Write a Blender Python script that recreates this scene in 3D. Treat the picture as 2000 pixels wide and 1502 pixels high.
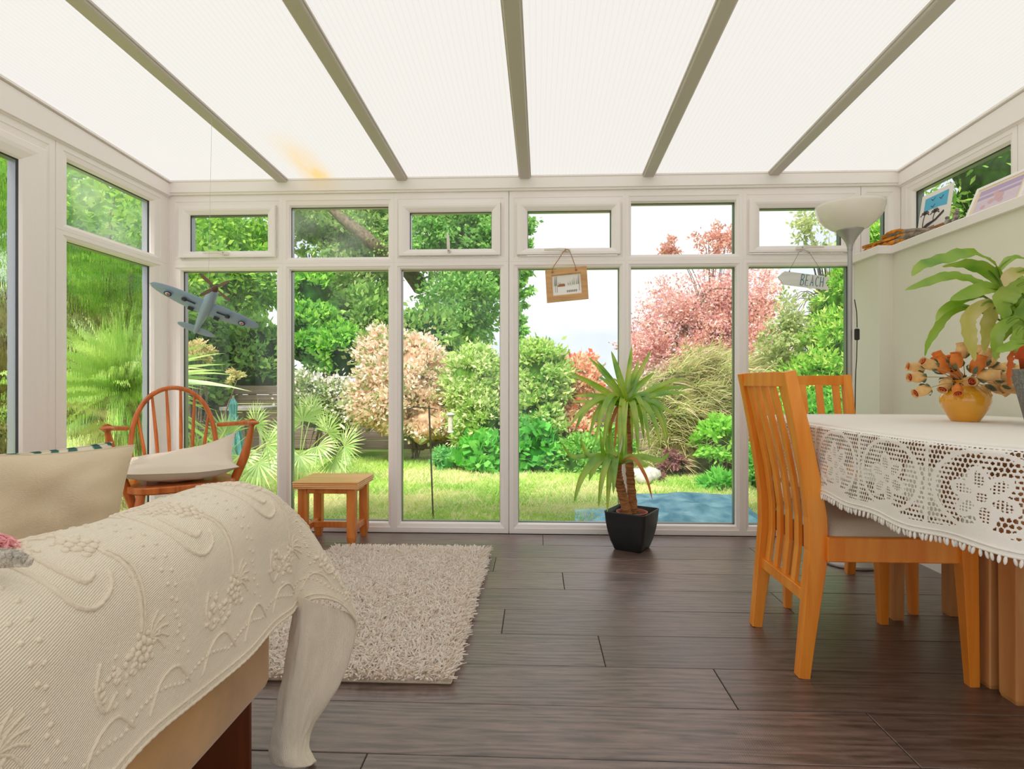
import bpy, math, random
import numpy as np
from mathutils import Vector, Matrix, noise
random.seed(7); RNG = np.random.default_rng(11)
SC = bpy.context.scene; COL = SC.collection
for o in list(bpy.data.objects): bpy.data.objects.remove(o)

# ---------------------------------------------------------------- camera
F, TH, EYE, Y0 = 1130.0, math.radians(2.353), 0.88, 748.0
cam = bpy.data.cameras.new('camera'); cam.sensor_width = 36; cam.lens = 36 * F / 2000
cam.shift_y = -(751 - Y0) / 2000; cam.clip_start = 0.02; cam.clip_end = 200
co = bpy.data.objects.new('camera', cam); COL.objects.link(co)
co.location = (0, 0, EYE); co.rotation_euler = (math.pi / 2, 0, TH); SC.camera = co

# ---------------------------------------------------------------- sky, exposure
SC.view_settings.view_transform = 'Standard'; SC.view_settings.look = 'None'
SC.view_settings.exposure = 1.22; SC.view_settings.gamma = 1.0; SC.view_settings.use_curve_mapping = False
w = bpy.data.worlds.new('overcast_sky'); SC.world = w; w.use_nodes = True
wn = w.node_tree.nodes; wl = w.node_tree.links; bg = wn['Background']
tc = wn.new('ShaderNodeTexCoord'); ns = wn.new('ShaderNodeTexNoise'); ns.inputs['Scale'].default_value = 2.2
ns.inputs['Detail'].default_value = 5
mp = wn.new('ShaderNodeMapping'); mp.inputs['Scale'].default_value = (1, 1, 3.5)
rp = wn.new('ShaderNodeValToRGB'); rp.color_ramp.elements[0].position = .40; rp.color_ramp.elements[0].color = (.70, .76, .86, 1)
rp.color_ramp.elements[1].position = .60; rp.color_ramp.elements[1].color = (1.0, 1.0, 1.0, 1)
wl.new(tc.outputs['Generated'], mp.inputs[0]); wl.new(mp.outputs[0], ns.inputs['Vector'])
wl.new(ns.outputs[0], rp.inputs[0]); wl.new(rp.outputs[0], bg.inputs[0]); bg.inputs[1].default_value = 0.55
sun = bpy.data.lights.new('hazy_sun', 'SUN'); sun.energy = 2.6; sun.angle = math.radians(25); sun.color = (1, .96, .9)
so = bpy.data.objects.new('hazy_sun', sun); COL.objects.link(so); so.rotation_euler = (math.radians(38), math.radians(-14), 0)

def ray(px, py):
    u = (px - 1000) / F; c, s = math.cos(TH), math.sin(TH)
    return Vector((u * c - s, u * s + c, (Y0 - py) / F))
CAM = Vector((0, 0, EYE))
def ad(px, py, d): return CAM + ray(px, py) * d
def ay(px, py, Y): r = ray(px, py); return CAM + r * (Y / r.y)
def ax(px, py, X): r = ray(px, py); return CAM + r * (X / r.x)
def az(px, py, Z): r = ray(px, py); return CAM + r * ((Z - EYE) / r.z)

# ---------------------------------------------------------------- objects
ORG = {}
def tag(o, label=None, cat=None, group=None, kind=None):
    if label: o['label'] = label
    if cat: o['category'] = cat
    if group: o['group'] = group
    if kind: o['kind'] = kind
    return o
def thing(name, loc, label=None, cat=None, group=None, kind=None, rz=0):
    o = bpy.data.objects.new(name, None); COL.objects.link(o); o.empty_display_size = .1
    o.location = loc; o.rotation_euler = (0, 0, rz); ORG[o.name] = Vector(loc)
    return tag(o, label, cat, group, kind)
def link(name, me, parent=None, world=True):
    o = bpy.data.objects.new(name, me); COL.objects.link(o)
    if parent is not None:
        o.parent = parent; org = ORG.get(parent.name, Vector((0, 0, 0)))
        ORG[o.name] = org
        if world: me.transform(Matrix.Translation(-org))
    else:
        # top-level mesh: put its origin at the middle of its base
        n = len(me.vertices)
        if n:
            a = np.empty(n * 3, 'f'); me.vertices.foreach_get('co', a); a = a.reshape(-1, 3)
            c = Vector(((a[:, 0].min() + a[:, 0].max()) / 2, (a[:, 1].min() + a[:, 1].max()) / 2, a[:, 2].min()))
            me.transform(Matrix.Translation(-c)); o.location = c; ORG[o.name] = c
    return o
def copy_tree(o, parent=None):
    c = o.copy(); COL.objects.link(c); ORG[c.name] = ORG.get(o.name, Vector())
    if parent is not None: c.parent = parent
    for ch in list(o.children): copy_tree(ch, c)
    return c

class MB:
    def __init__(s): s.v = []; s.f = []; s.m = []; s.sm = []
    def add(s, vs, fs, mi=0, sm=False):
        b = len(s.v); s.v.extend([tuple(x) for x in vs]); s.f.extend([tuple(b + i for i in f) for f in fs])
        s.m.extend([mi] * len(fs)); s.sm.extend([sm] * len(fs)); return s
    def box(s, c, d, mi=0, R=None, taper=None):
        x, y, z = d[0] / 2, d[1] / 2, d[2] / 2; c = Vector(c)
        p = [Vector((i * x, j * y, k * z)) for k in (-1, 1) for j in (-1, 1) for i in (-1, 1)]
        if taper:
            for q in p[:4]: q.x *= taper; q.y *= taper
        if R is not None: p = [R @ q for q in p]
        return s.add([c + q for q in p], [(0, 2, 3, 1), (4, 5, 7, 6), (0, 1, 5, 4), (2, 6, 7, 3), (0, 4, 6, 2), (1, 3, 7, 5)], mi)
    def bb(s, a, b, mi=0):
        a, b = Vector(a), Vector(b)
        return s.box((a + b) / 2, (abs(b.x - a.x), abs(b.y - a.y), abs(b.z - a.z)), mi)
    def cbox(s, a, b, ch=.003, mi=0):
        # chamfered box
        a, b = Vector(a), Vector(b); lo = Vector([min(a[i], b[i]) for i in range(3)]); hi = Vector([max(a[i], b[i]) for i in range(3)])
        c = (lo + hi) / 2; h = (hi - lo) / 2; ch = min(ch, min(h) * .9)
        s.loft([rrect(c, h, ch, -h.z, ch), rrect(c, h, ch, -h.z + ch, 0), rrect(c, h, ch, h.z - ch, 0), rrect(c, h, ch, h.z, ch)], mi)
        return s
    def loft(s, rings, mi=0, caps=True, sm=False, closed=True):
        n = len(rings[0]); vs = [p for r in rings for p in r]; fs = []
        for i in range(len(rings) - 1):
            for j in range(n if closed else n - 1):
                k = (j + 1) % n; fs.append((i * n + j, i * n + k, (i + 1) * n + k, (i + 1) * n + j))
        s.add(vs, fs, mi, sm)
        if caps and closed:
            s.add(rings[0], [tuple(range(n - 1, -1, -1))], mi); s.add(rings[-1], [tuple(range(n))], mi)
        return s
    def sweep(s, pts, w, d, side=Vector((0, 1, 0)), mi=0, ch=0.15, sm=False):
        # rectangular bar along a path; w = width along `side`, d = the other; scalars or lists
        pts = [Vector(p) for p in pts]; n = len(pts); side = Vector(side).normalized(); rings = []
        for i, p in enumerate(pts):
            t = (pts[min(i + 1, n - 1)] - pts[max(i - 1, 0)]).normalized()
            sd = (side - t * side.dot(t)).normalized(); up = t.cross(sd)
            a = (w[i] if hasattr(w, '__len__') else w) / 2; b = (d[i] if hasattr(d, '__len__') else d) / 2
            c = min(a, b) * ch
            rings.append([p + sd * x + up * y for x, y in ((-a + c, -b), (a - c, -b), (a, -b + c), (a, b - c), (a - c, b), (-a + c, b), (-a, b - c), (-a, -b + c))])
        return s.loft(rings, mi, True, sm)
    def tube(s, pts, r, n=8, mi=0, sm=True, caps=True):
        pts = [Vector(p) for p in pts]; m = len(pts); rings = []; nrm = None
        for i, p in enumerate(pts):
            t = (pts[min(i + 1, m - 1)] - pts[max(i - 1, 0)])
            if t.length < 1e-9: t = Vector((0, 0, 1))
            t.normalize()
            if nrm is None: nrm = t.orthogonal().normalized()
            nrm = (nrm - t * nrm.dot(t)); nrm = nrm.normalized() if nrm.length > 1e-6 else t.orthogonal().normalized()
            b = t.cross(nrm); rr = r[i] if hasattr(r, '__len__') else r
            rings.append([p + (nrm * math.cos(2 * math.pi * k / n) + b * math.sin(2 * math.pi * k / n)) * rr for k in range(n)])
        return s.loft(rings, mi, caps, sm)
    def lathe(s, prof, c=(0, 0, 0), n=24, mi=0, R=None, sm=True, caps=False):
        c = Vector(c); rings = []
        for r, z in prof:
            ring = [Vector((r * math.cos(2 * math.pi * k / n), r * math.sin(2 * math.pi * k / n), z)) for k in range(n)]
            if R is not None: ring = [R @ q for q in ring]
            rings.append([c + q for q in ring])
        return s.loft(rings, mi, caps, sm)
    def ell(s, c, r, n=10, m=6, mi=0, R=None):
        prof = [(max(math.sin(math.pi * i / m), .001), -math.cos(math.pi * i / m)) for i in range(m + 1)]; c = Vector(c); rings = []
        for a, z in prof:
            ring = [Vector((r[0] * a * math.cos(2 * math.pi * k / n), r[1] * a * math.sin(2 * math.pi * k / n), r[2] * z)) for k in range(n)]
            if R is not None: ring = [R @ q for q in ring]
            rings.append([c + q for q in ring])
        return s.loft(rings, mi, False, True)
    def prism(s, outline, ext, mi=0):
        # outline: list of 3D points; ext: vector
        o = [Vector(p) for p in outline]; e = Vector(ext); return s.loft([o, [p + e for p in o]], mi)
    def grid(s, P, mi=0, sm=True, closed_u=False):
        # P[i][j] rows of points
        h, k = len(P), len(P[0]); fs = []
        for i in range(h - 1):
            for j in range(k if closed_u else k - 1):
                j2 = (j + 1) % k; fs.append((i * k + j, i * k + j2, (i + 1) * k + j2, (i + 1) * k + j))
        return s.add([p for r in P for p in r], fs, mi, sm)
    def build(s, name, mats, parent=None, world=True, mod=None):
        me = bpy.data.meshes.new(name); me.from_pydata(s.v, [], s.f)
        for m in (mats if isinstance(mats, (list, tuple)) else [mats]): me.materials.append(m)
        me.polygons.foreach_set('material_index', s.m); me.polygons.foreach_set('use_smooth', s.sm); me.update()
        import bmesh
        bm = bmesh.new(); bm.from_mesh(me); bmesh.ops.recalc_face_normals(bm, faces=bm.faces) if len(s.f) < 60000 else None
        bm.to_mesh(me); bm.free()
        return link(name, me, parent, world)
def rrect(c, h, ch, z, inset):
    x, y = h.x - inset, h.y - inset; k = ch * .7 if inset == 0 else ch * .3
    return [Vector((c.x + i, c.y + j, c.z + z)) for i, j in ((-x + k, -y), (x - k, -y), (x, -y + k), (x, y - k), (x - k, y), (-x + k, y), (-x, y - k), (-x, -y + k))]
def RZ(a): return Matrix.Rotation(a, 3, 'Z')
def RX(a): return Matrix.Rotation(a, 3, 'X')
def RY(a): return Matrix.Rotation(a, 3, 'Y')
def crom(P, n):
    # Catmull-Rom through points
    P = [Vector(p) for p in P]; out = []
    for i in range(len(P) - 1):
        a, b, c, d = P[max(i - 1, 0)], P[i], P[i + 1], P[min(i + 2, len(P) - 1)]
        for k in range(n):
            t = k / n; out.append(.5 * ((2 * b) + (c - a) * t + (2 * a - 5 * b + 4 * c - d) * t * t + (3 * b - a - 3 * c + d) * t ** 3))
    out.append(P[-1]); return out
def surf(net, nu, nv):
    rows = [crom(r, nv) for r in net]; cols = [crom([r[j] for r in rows], nu) for j in range(len(rows[0]))]
    return [[cols[j][i] for j in range(len(cols))] for i in range(len(cols[0]))]
def npmesh(name, V, Fq, mats, parent=None, mi=None, smooth=False):
    # V Nx3, Fq Mx4 or Mx3
    me = bpy.data.meshes.new(name); V = np.asarray(V, 'f'); Fq = np.asarray(Fq, 'i'); k = Fq.shape[1]
    me.vertices.add(len(V)); me.vertices.foreach_set('co', V.ravel())
    me.loops.add(Fq.size); me.loops.foreach_set('vertex_index', Fq.ravel())
    me.polygons.add(len(Fq)); me.polygons.foreach_set('loop_start', np.arange(0, Fq.size, k, dtype='i'))
    for m in (mats if isinstance(mats, (list, tuple)) else [mats]): me.materials.append(m)
    if mi is not None: me.polygons.foreach_set('material_index', np.asarray(mi, 'i'))
    me.polygons.foreach_set('use_smooth', np.full(len(Fq), smooth))
    me.update(calc_edges=True); return link(name, me, parent)

# ---------------------------------------------------------------- materials
def nt(name):
    m = bpy.data.materials.new(name); m.use_nodes = True; n = m.node_tree.nodes; return m, n, m.node_tree.links, n['Principled BSDF']
def L(c):  # sRGB 0-255 -> linear
    return tuple(((v / 255) / 12.92 if v / 255 <= .04045 else ((v / 255 + .055) / 1.055) ** 2.4) for v in c) + (1,)
def mat(name, c, rough=.5, metal=0, spec=.5, bump=0, bs=50, var=0, vs=8, stretch=(1, 1, 1), coat=0, sheen=0, emit=None):
    m, n, l, b = nt(name); b.inputs['Base Color'].default_value = L(c); b.inputs['Roughness'].default_value = rough
    b.inputs['Metallic'].default_value = metal; b.inputs['Specular IOR Level'].default_value = spec
    if coat: b.inputs['Coat Weight'].default_value = coat; b.inputs['Coat Roughness'].default_value = .1
    if sheen: b.inputs['Sheen Weight'].default_value = sheen
    if bump or var:
        t = n.new('ShaderNodeTexCoord'); q = n.new('ShaderNodeMapping'); q.inputs['Scale'].default_value = stretch; l.new(t.outputs['Object'], q.inputs[0])
    if bump:
        x = n.new('ShaderNodeTexNoise'); x.inputs['Scale'].default_value = bs; x.inputs['Detail'].default_value = 3; l.new(q.outputs[0], x.inputs['Vector'])
        u = n.new('ShaderNodeBump'); u.inputs['Strength'].default_value = bump; u.inputs['Distance'].default_value = .01
        l.new(x.outputs[0], u.inputs['Height']); l.new(u.outputs[0], b.inputs['Normal'])
    if var:
        x = n.new('ShaderNodeTexNoise'); x.inputs['Scale'].default_value = vs; x.inputs['Detail'].default_value = 4; l.new(q.outputs[0], x.inputs['Vector'])
        r = n.new('ShaderNodeValToRGB'); c0 = L([v * (1 - var) for v in c]); c1 = L([min(255, v * (1 + var * .6)) for v in c])
        r.color_ramp.elements[0].color = c0; r.color_ramp.elements[0].position = .3; r.color_ramp.elements[1].color = c1; r.color_ramp.elements[1].position = .7
        l.new(x.outputs[0], r.inputs[0]); l.new(r.outputs[0], b.inputs['Base Color'])
    return m
def wood(name, c0, c1, stretch=(1, 1, .08), s=30, rough=.35, spec=.5, bump=.05):
    m, n, l, b = nt(name); t = n.new('ShaderNodeTexCoord'); q = n.new('ShaderNodeMapping'); q.inputs['Scale'].default_value = stretch
    x = n.new('ShaderNodeTexNoise'); x.inputs['Scale'].default_value = s; x.inputs['Detail'].default_value = 5; x.inputs['Distortion'].default_value = .6
    r = n.new('ShaderNodeValToRGB'); r.color_ramp.elements[0].color = L(c0); r.color_ramp.elements[0].position = .3
    r.color_ramp.elements[1].color = L(c1); r.color_ramp.elements[1].position = .68
    u = n.new('ShaderNodeBump'); u.inputs['Strength'].default_value = bump; u.inputs['Distance'].default_value = .005
    l.new(t.outputs['Object'], q.inputs[0]); l.new(q.outputs[0], x.inputs['Vector']); l.new(x.outputs[0], r.inputs[0]); l.new(r.outputs[0], b.inputs['Base Color'])
    l.new(x.outputs[0], u.inputs['Height']); l.new(u.outputs[0], b.inputs['Normal'])
    b.inputs['Roughness'].default_value = rough; b.inputs['Specular IOR Level'].default_value = spec
    return m
def leafm(name, cols, trans=.4, gloss=0.0, rough=.4, island=True):
    m = bpy.data.materials.new(name); m.use_nodes = True; n = m.node_tree.nodes; l = m.node_tree.links; n.clear()
    o = n.new('ShaderNodeOutputMaterial'); r = n.new('ShaderNodeValToRGB'); e = r.color_ramp.elements
    while len(e) < len(cols): e.new(.5)
    for i, c in enumerate(cols): e[i].position = i / max(1, len(cols) - 1); e[i].color = L(c)
    if island:
        g = n.new('ShaderNodeNewGeometry'); l.new(g.outputs['Random Per Island'], r.inputs[0])
    else:
        t = n.new('ShaderNodeTexCoord'); x = n.new('ShaderNodeTexNoise'); x.inputs['Scale'].default_value = 9; l.new(t.outputs['Object'], x.inputs['Vector'])
        q = n.new('ShaderNodeMapRange'); q.inputs[1].default_value = .3; q.inputs[2].default_value = .7; l.new(x.outputs[0], q.inputs[0]); l.new(q.outputs[0], r.inputs[0])
    d = n.new('ShaderNodeBsdfDiffuse'); t = n.new('ShaderNodeBsdfTranslucent'); a = n.new('ShaderNodeMixShader'); a.inputs[0].default_value = trans
    l.new(r.outputs[0], d.inputs[0]); l.new(r.outputs[0], t.inputs[0]); l.new(d.outputs[0], a.inputs[1]); l.new(t.outputs[0], a.inputs[2])
    if gloss:
        k = n.new('ShaderNodeBsdfGlossy'); k.inputs['Roughness'].default_value = rough; k.inputs[0].default_value = (1, 1, 1, 1)
        b = n.new('ShaderNodeMixShader'); b.inputs[0].default_value = gloss; l.new(a.outputs[0], b.inputs[1]); l.new(k.outputs[0], b.inputs[2]); a = b
    l.new(a.outputs[0], o.inputs[0]); return m

UPVC = mat('white_upvc', (252, 244, 240), .32, spec=.5)
UPVC2 = mat('white_upvc_side', (240, 236, 230), .32, spec=.5)
SEAL = mat('dark_rubber_seal', (58, 60, 62), .6)
SPACER = mat('aluminium_spacer', (150, 152, 155), .35, .8)
TAUPE = mat('taupe_rafter_capping', (208, 200, 192), .5, spec=.3)
PLASTER = mat('cream_painted_plaster', (238, 234, 218), .85, spec=.2, bump=.03, bs=120)
PLASTERG = mat('pale_painted_rear_wall', (236, 232, 222), .85, spec=.2)
BLACKSLIT = mat('dark_gap', (30, 30, 30), .8)
CHW = wood('honey_orange_wood', (232, 130, 30), (248, 160, 58), (1, 1, .1), 22, .33)
TBW = wood('tan_table_wood', (196, 126, 68), (222, 160, 98), (1, 1, .1), 22, .4)
WINW = wood('windsor_orange_wood', (176, 84, 30), (222, 124, 56), (1, 1, .15), 30, .3)
STW = wood('stool_orange_wood', (200, 104, 34), (232, 146, 70), (1, 1, .12), 26, .3)
STT = wood('stool_top_wood', (226, 158, 94), (250, 198, 138), (.1, 1, 1), 26, .28)
PINE = wood('pale_pine_frame', (200, 150, 96), (224, 178, 124), (.1, 1, 1), 50, .6)
CREAMC = mat('cream_linen', (232, 218, 198), .9, spec=.15, bump=.25, bs=420, stretch=(1, 1, .3), sheen=.2)
LINEN = mat('natural_linen', (224, 206, 176), .92, spec=.1, bump=.3, bs=380, stretch=(.25, 1, 1.6), var=.05, vs=5)
SEATC = mat('cream_seat_upholstery', (222, 208, 186), .9, spec=.15, bump=.2, bs=300)
SUEDE = mat('tan_suede', (206, 158, 100), .95, spec=.1, bump=.12, bs=300, var=.1, vs=7, sheen=.4)
DARKW = wood('dark_red_wood', (84, 38, 12), (116, 58, 22), (1, 1, .1), 25, .4)
METAL = mat('satin_silver_metal', (176, 174, 172), .38, .6)
BLACKP = mat('black_plastic', (34, 35, 36), .42, spec=.5, bump=.05, bs=60, var=.25, vs=9)
BLACKC = mat('black_cable', (30, 30, 30), .5)
HANDLE = mat('white_handle', (235, 228, 216), .3)

def glassm(name, f=.05, tint=(1, 1, 1), haze=0):
    m = bpy.data.materials.new(name); m.use_nodes = True; n = m.node_tree.nodes; l = m.node_tree.links; n.clear()
    o = n.new('ShaderNodeOutputMaterial'); t = n.new('ShaderNodeBsdfTransparent'); t.inputs[0].default_value = tint + (1,)
    g = n.new('ShaderNodeBsdfGlossy'); g.inputs['Roughness'].default_value = 0.01; g.inputs[0].default_value = (1, 1, 1, 1)
    lw = n.new('ShaderNodeFresnel'); lw.inputs[0].default_value = 1.35; mx = n.new('ShaderNodeMixShader')
    l.new(lw.outputs[0], mx.inputs[0]); l.new(t.outputs[0], mx.inputs[1]); l.new(g.outputs[0], mx.inputs[2]); a = mx
    if haze:
        # patchy translucent veil mixed over the pane
        d = n.new('ShaderNodeBsdfTranslucent'); d.inputs[0].default_value = (1, 1, 1, 1); x = n.new('ShaderNodeMixShader')
        tc = n.new('ShaderNodeTexCoord'); q = n.new('ShaderNodeTexNoise'); q.inputs['Scale'].default_value = 2.5; q.inputs['Detail'].default_value = 4
        r = n.new('ShaderNodeMapRange'); r.inputs[1].default_value = .35; r.inputs[2].default_value = .75; r.inputs[3].default_value = 0; r.inputs[4].default_value = haze
        l.new(tc.outputs['Object'], q.inputs['Vector']); l.new(q.outputs[0], r.inputs[0]); l.new(r.outputs[0], x.inputs[0])
        l.new(mx.outputs[0], x.inputs[1]); l.new(d.outputs[0], x.inputs[2]); a = x
    l.new(a.outputs[0], o.inputs[0]); return m
GLASS = glassm('window_glass', haze=.10)
GLASSH = glassm('hazy_window_glass', haze=.45)
def wetglass():
    m = bpy.data.materials.new('rain_streaked_glass'); m.use_nodes = True; n = m.node_tree.nodes; l = m.node_tree.links; n.clear()
    o = n.new('ShaderNodeOutputMaterial'); g = n.new('ShaderNodeBsdfRefraction'); g.inputs['IOR'].default_value = 1.02; g.inputs['Roughness'].default_value = 0.0
    g.inputs[0].default_value = (1, 1, 1, 1)
    tc = n.new('ShaderNodeTexCoord'); mp = n.new('ShaderNodeMapping'); mp.inputs['Scale'].default_value = (1, 1, .22)
    x = n.new('ShaderNodeTexNoise'); x.inputs['Scale'].default_value = 95; x.inputs['Detail'].default_value = 2.5
    b = n.new('ShaderNodeBump'); b.inputs['Strength'].default_value = 1.0; b.inputs['Distance'].default_value = .02
    k = n.new('ShaderNodeBsdfGlossy'); k.inputs['Roughness'].default_value = .02; f = n.new('ShaderNodeFresnel'); f.inputs[0].default_value = 1.3; mx = n.new('ShaderNodeMixShader')
    l.new(tc.outputs['Object'], mp.inputs[0]); l.new(mp.outputs[0], x.inputs['Vector']); l.new(x.outputs[0], b.inputs['Height']); l.new(b.outputs[0], g.inputs['Normal'])
    l.new(f.outputs[0], mx.inputs[0]); l.new(g.outputs[0], mx.inputs[1]); l.new(k.outputs[0], mx.inputs[2]); l.new(mx.outputs[0], o.inputs[0]); return m
GLASSW = wetglass()
# ================================================================ ROOM
XL, XR, YW, XP, YB = -2.194, 2.066, 3.376, 1.885, -1.0
ZB, ZT0, ZT1, ZH, ZF, ZE = .06, 1.550, 1.628, 1.926, 2.0, 2.084
SLOPE = .046
def zroof(y): return ZE + SLOPE * (YW - y)

# floor: individual planks in one mesh
def floor_mat():
    m, n, l, b = nt('dark_oak_planks')
    tc = n.new('ShaderNodeTexCoord'); g = n.new('ShaderNodeNewGeometry'); mp = n.new('ShaderNodeMapping'); mp.inputs['Scale'].default_value = (.12, 1, 1)
    ad_ = n.new('ShaderNodeVectorMath'); ad_.operation = 'MULTIPLY_ADD'; cx = n.new('ShaderNodeCombineXYZ'); l.new(g.outputs['Random Per Island'], cx.inputs[0]); l.new(g.outputs['Random Per Island'], cx.inputs[1])
    l.new(cx.outputs[0], ad_.inputs[0]); ad_.inputs[1].default_value = (37, 23, 0); l.new(tc.outputs['Object'], ad_.inputs[2]); l.new(ad_.outputs[0], mp.inputs[0])
    x = n.new('ShaderNodeTexNoise'); x.inputs['Scale'].default_value = 70; x.inputs['Detail'].default_value = 7; x.inputs['Distortion'].default_value = .8
    wv = n.new('ShaderNodeTexWave'); wv.bands_direction = 'Y'; wv.inputs['Scale'].default_value = 12; wv.inputs['Distortion'].default_value = 16; wv.inputs['Detail'].default_value = 2; wv.inputs['Detail Scale'].default_value = .8
    l.new(mp.outputs[0], x.inputs['Vector']); l.new(mp.outputs[0], wv.inputs['Vector'])
    mx = n.new('ShaderNodeMath'); mx.operation = 'MULTIPLY_ADD'; mx.inputs[1].default_value = .22; l.new(wv.outputs[1], mx.inputs[0]); l.new(x.outputs[0], mx.inputs[2])
    r = n.new('ShaderNodeValToRGB'); r.color_ramp.elements[0].color = L((70, 54, 48)); r.color_ramp.elements[1].color = L((128, 104, 95)); r.color_ramp.elements[1].position = .82; r.color_ramp.elements[0].position = .35
    l.new(mx.outputs[0], r.inputs[0])
    hs = n.new('ShaderNodeHueSaturation'); mr = n.new('ShaderNodeMapRange'); mr.inputs[3].default_value = .75; mr.inputs[4].default_value = 1.25
    l.new(g.outputs['Random Per Island'], mr.inputs[0]); l.new(mr.outputs[0], hs.inputs['Value']); l.new(r.outputs[0], hs.inputs['Color']); l.new(hs.outputs[0], b.inputs['Base Color'])
    # fine saw marks across the boards + grain as bump
    sw = n.new('ShaderNodeTexWave'); sw.bands_direction = 'X'; sw.inputs['Scale'].default_value = 55; sw.inputs['Distortion'].default_value = .6; l.new(tc.outputs['Object'], sw.inputs['Vector'])
    am = n.new('ShaderNodeMath'); am.operation = 'MULTIPLY_ADD'; am.inputs[1].default_value = .22; l.new(sw.outputs[1], am.inputs[0]); l.new(mx.outputs[0], am.inputs[2])
    u = n.new('ShaderNodeBump'); u.inputs['Strength'].default_value = .16; u.inputs['Distance'].default_value = .004; l.new(am.outputs[0], u.inputs['Height']); l.new(u.outputs[0], b.inputs['Normal'])
    rr = n.new('ShaderNodeMapRange'); rr.inputs[3].default_value = .34; rr.inputs[4].default_value = .46; l.new(x.outputs[0], rr.inputs[0]); l.new(rr.outputs[0], b.inputs['Roughness'])
    b.inputs['Specular IOR Level'].default_value = .9; b.inputs['Coat Weight'].default_value = .35; b.inputs['Coat Roughness'].default_value = .3
    return m
FL = floor_mat(); fm = MB(); PW = .2225
joints = [[.04], [1.14, -1.0], [-.2], [.123], [.987], [-.12], [.217], [.546], [.881], [-.4], [.5], [1.1]]
for k in range(-1, 21):
    y1 = 3.14 - PW * k; y0 = y1 - PW; y1 = min(y1, YW + .02)
    base = (joints[k + 1] if 0 <= k + 1 < len(joints) else [random.uniform(-1, 1)])[0]
    xs = sorted({XL, XR + .02} | {base + 1.95 * i for i in range(-3, 4) if XL + .15 < base + 1.95 * i < XR - .1})
    for a, b_ in zip(xs[:-1], xs[1:]):
        g, e = .0012, .0016
        p = [(a + g, y0 + g, -e), (b_ - g, y0 + g, -e), (b_ - g, y1 - g, -e), (a + g, y1 - g, -e)]
        q = [(a + g + e, y0 + g + e, 0), (b_ - g - e, y0 + g + e, 0), (b_ - g - e, y1 - g - e, 0), (a + g + e, y1 - g - e, 0)]
        fm.add(p + q, [(4, 5, 6, 7), (0, 1, 5, 4), (1, 2, 6, 5), (2, 3, 7, 6), (3, 0, 4, 7)])
fm.bb((XL, YB, -.03), (XR + .1, YW + .1, -.003), 1)
tag(fm.build('floor', [FL, BLACKSLIT]), kind='structure')

# generic uPVC frame profile swept round a rectangle in a wall plane.
class Wall:
    def __init__(s, o, u, n): s.o, s.u, s.n = Vector(o), Vector(u), Vector(n)   # n points into the room
    def P(s, a, z, d): return s.o + s.u * a + Vector((0, 0, z)) + s.n * d
    def frame(s, m, a0, z0, a1, z1, prof, w=(1, 1, 1, 1), mats=None):
        # prof: (inset 0..1 of the side width, depth); w: widths left, bottom, right, top
        rings = []
        for k, (t, d) in enumerate(prof):
            rings.append([s.P(a0 + w[0] * t, z0 + w[1] * t, d), s.P(a1 - w[2] * t, z0 + w[1] * t, d), s.P(a1 - w[2] * t, z1 - w[3] * t, d), s.P(a0 + w[0] * t, z1 - w[3] * t, d)])
        for k in range(len(rings) - 1): m.loft([rings[k], rings[k + 1]], (mats or [0] * 99)[k], False)
    def pane(s, a0, z0, a1, z1, d=-.035, th=.006):
        m = MB(); m.add([s.P(a0, z0, d), s.P(a1, z0, d), s.P(a1, z1, d), s.P(a0, z1, d)], [(0, 1, 2, 3)]); return m
FRP = [(0, -.07), (0, -.0015), (.03, 0), (.50, 0), (.54, -.003), (.86, -.008), (.97, -.020), (1.0, -.026), (1.0, -.028), (1.04, -.034), (1.04, -.066), (.9, -.07)]
FRM = [0, 0, 0, 0, 0, 0, 0, 1, 1, 2, 0]
SAP = [(0, -.01), (0, .016), (.04, .018), (.35, .018), (.55, .015), (.9, .004), (1.0, -.004), (1.0, -.006), (1.05, -.012), (1.05, -.05)]
SAM = [0, 0, 0, 0, 0, 0, 1, 1, 2]
FRONT = Wall((0, YW, 0), (1, 0, 0), (0, -1, 0))
LEFT = Wall((XL, 0, 0), (0, 1, 0), (1, 0, 0))
RIGHT = Wall((XR, 0, 0), (0, -1, 0), (-1, 0, 0))
WN = [0]
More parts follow.
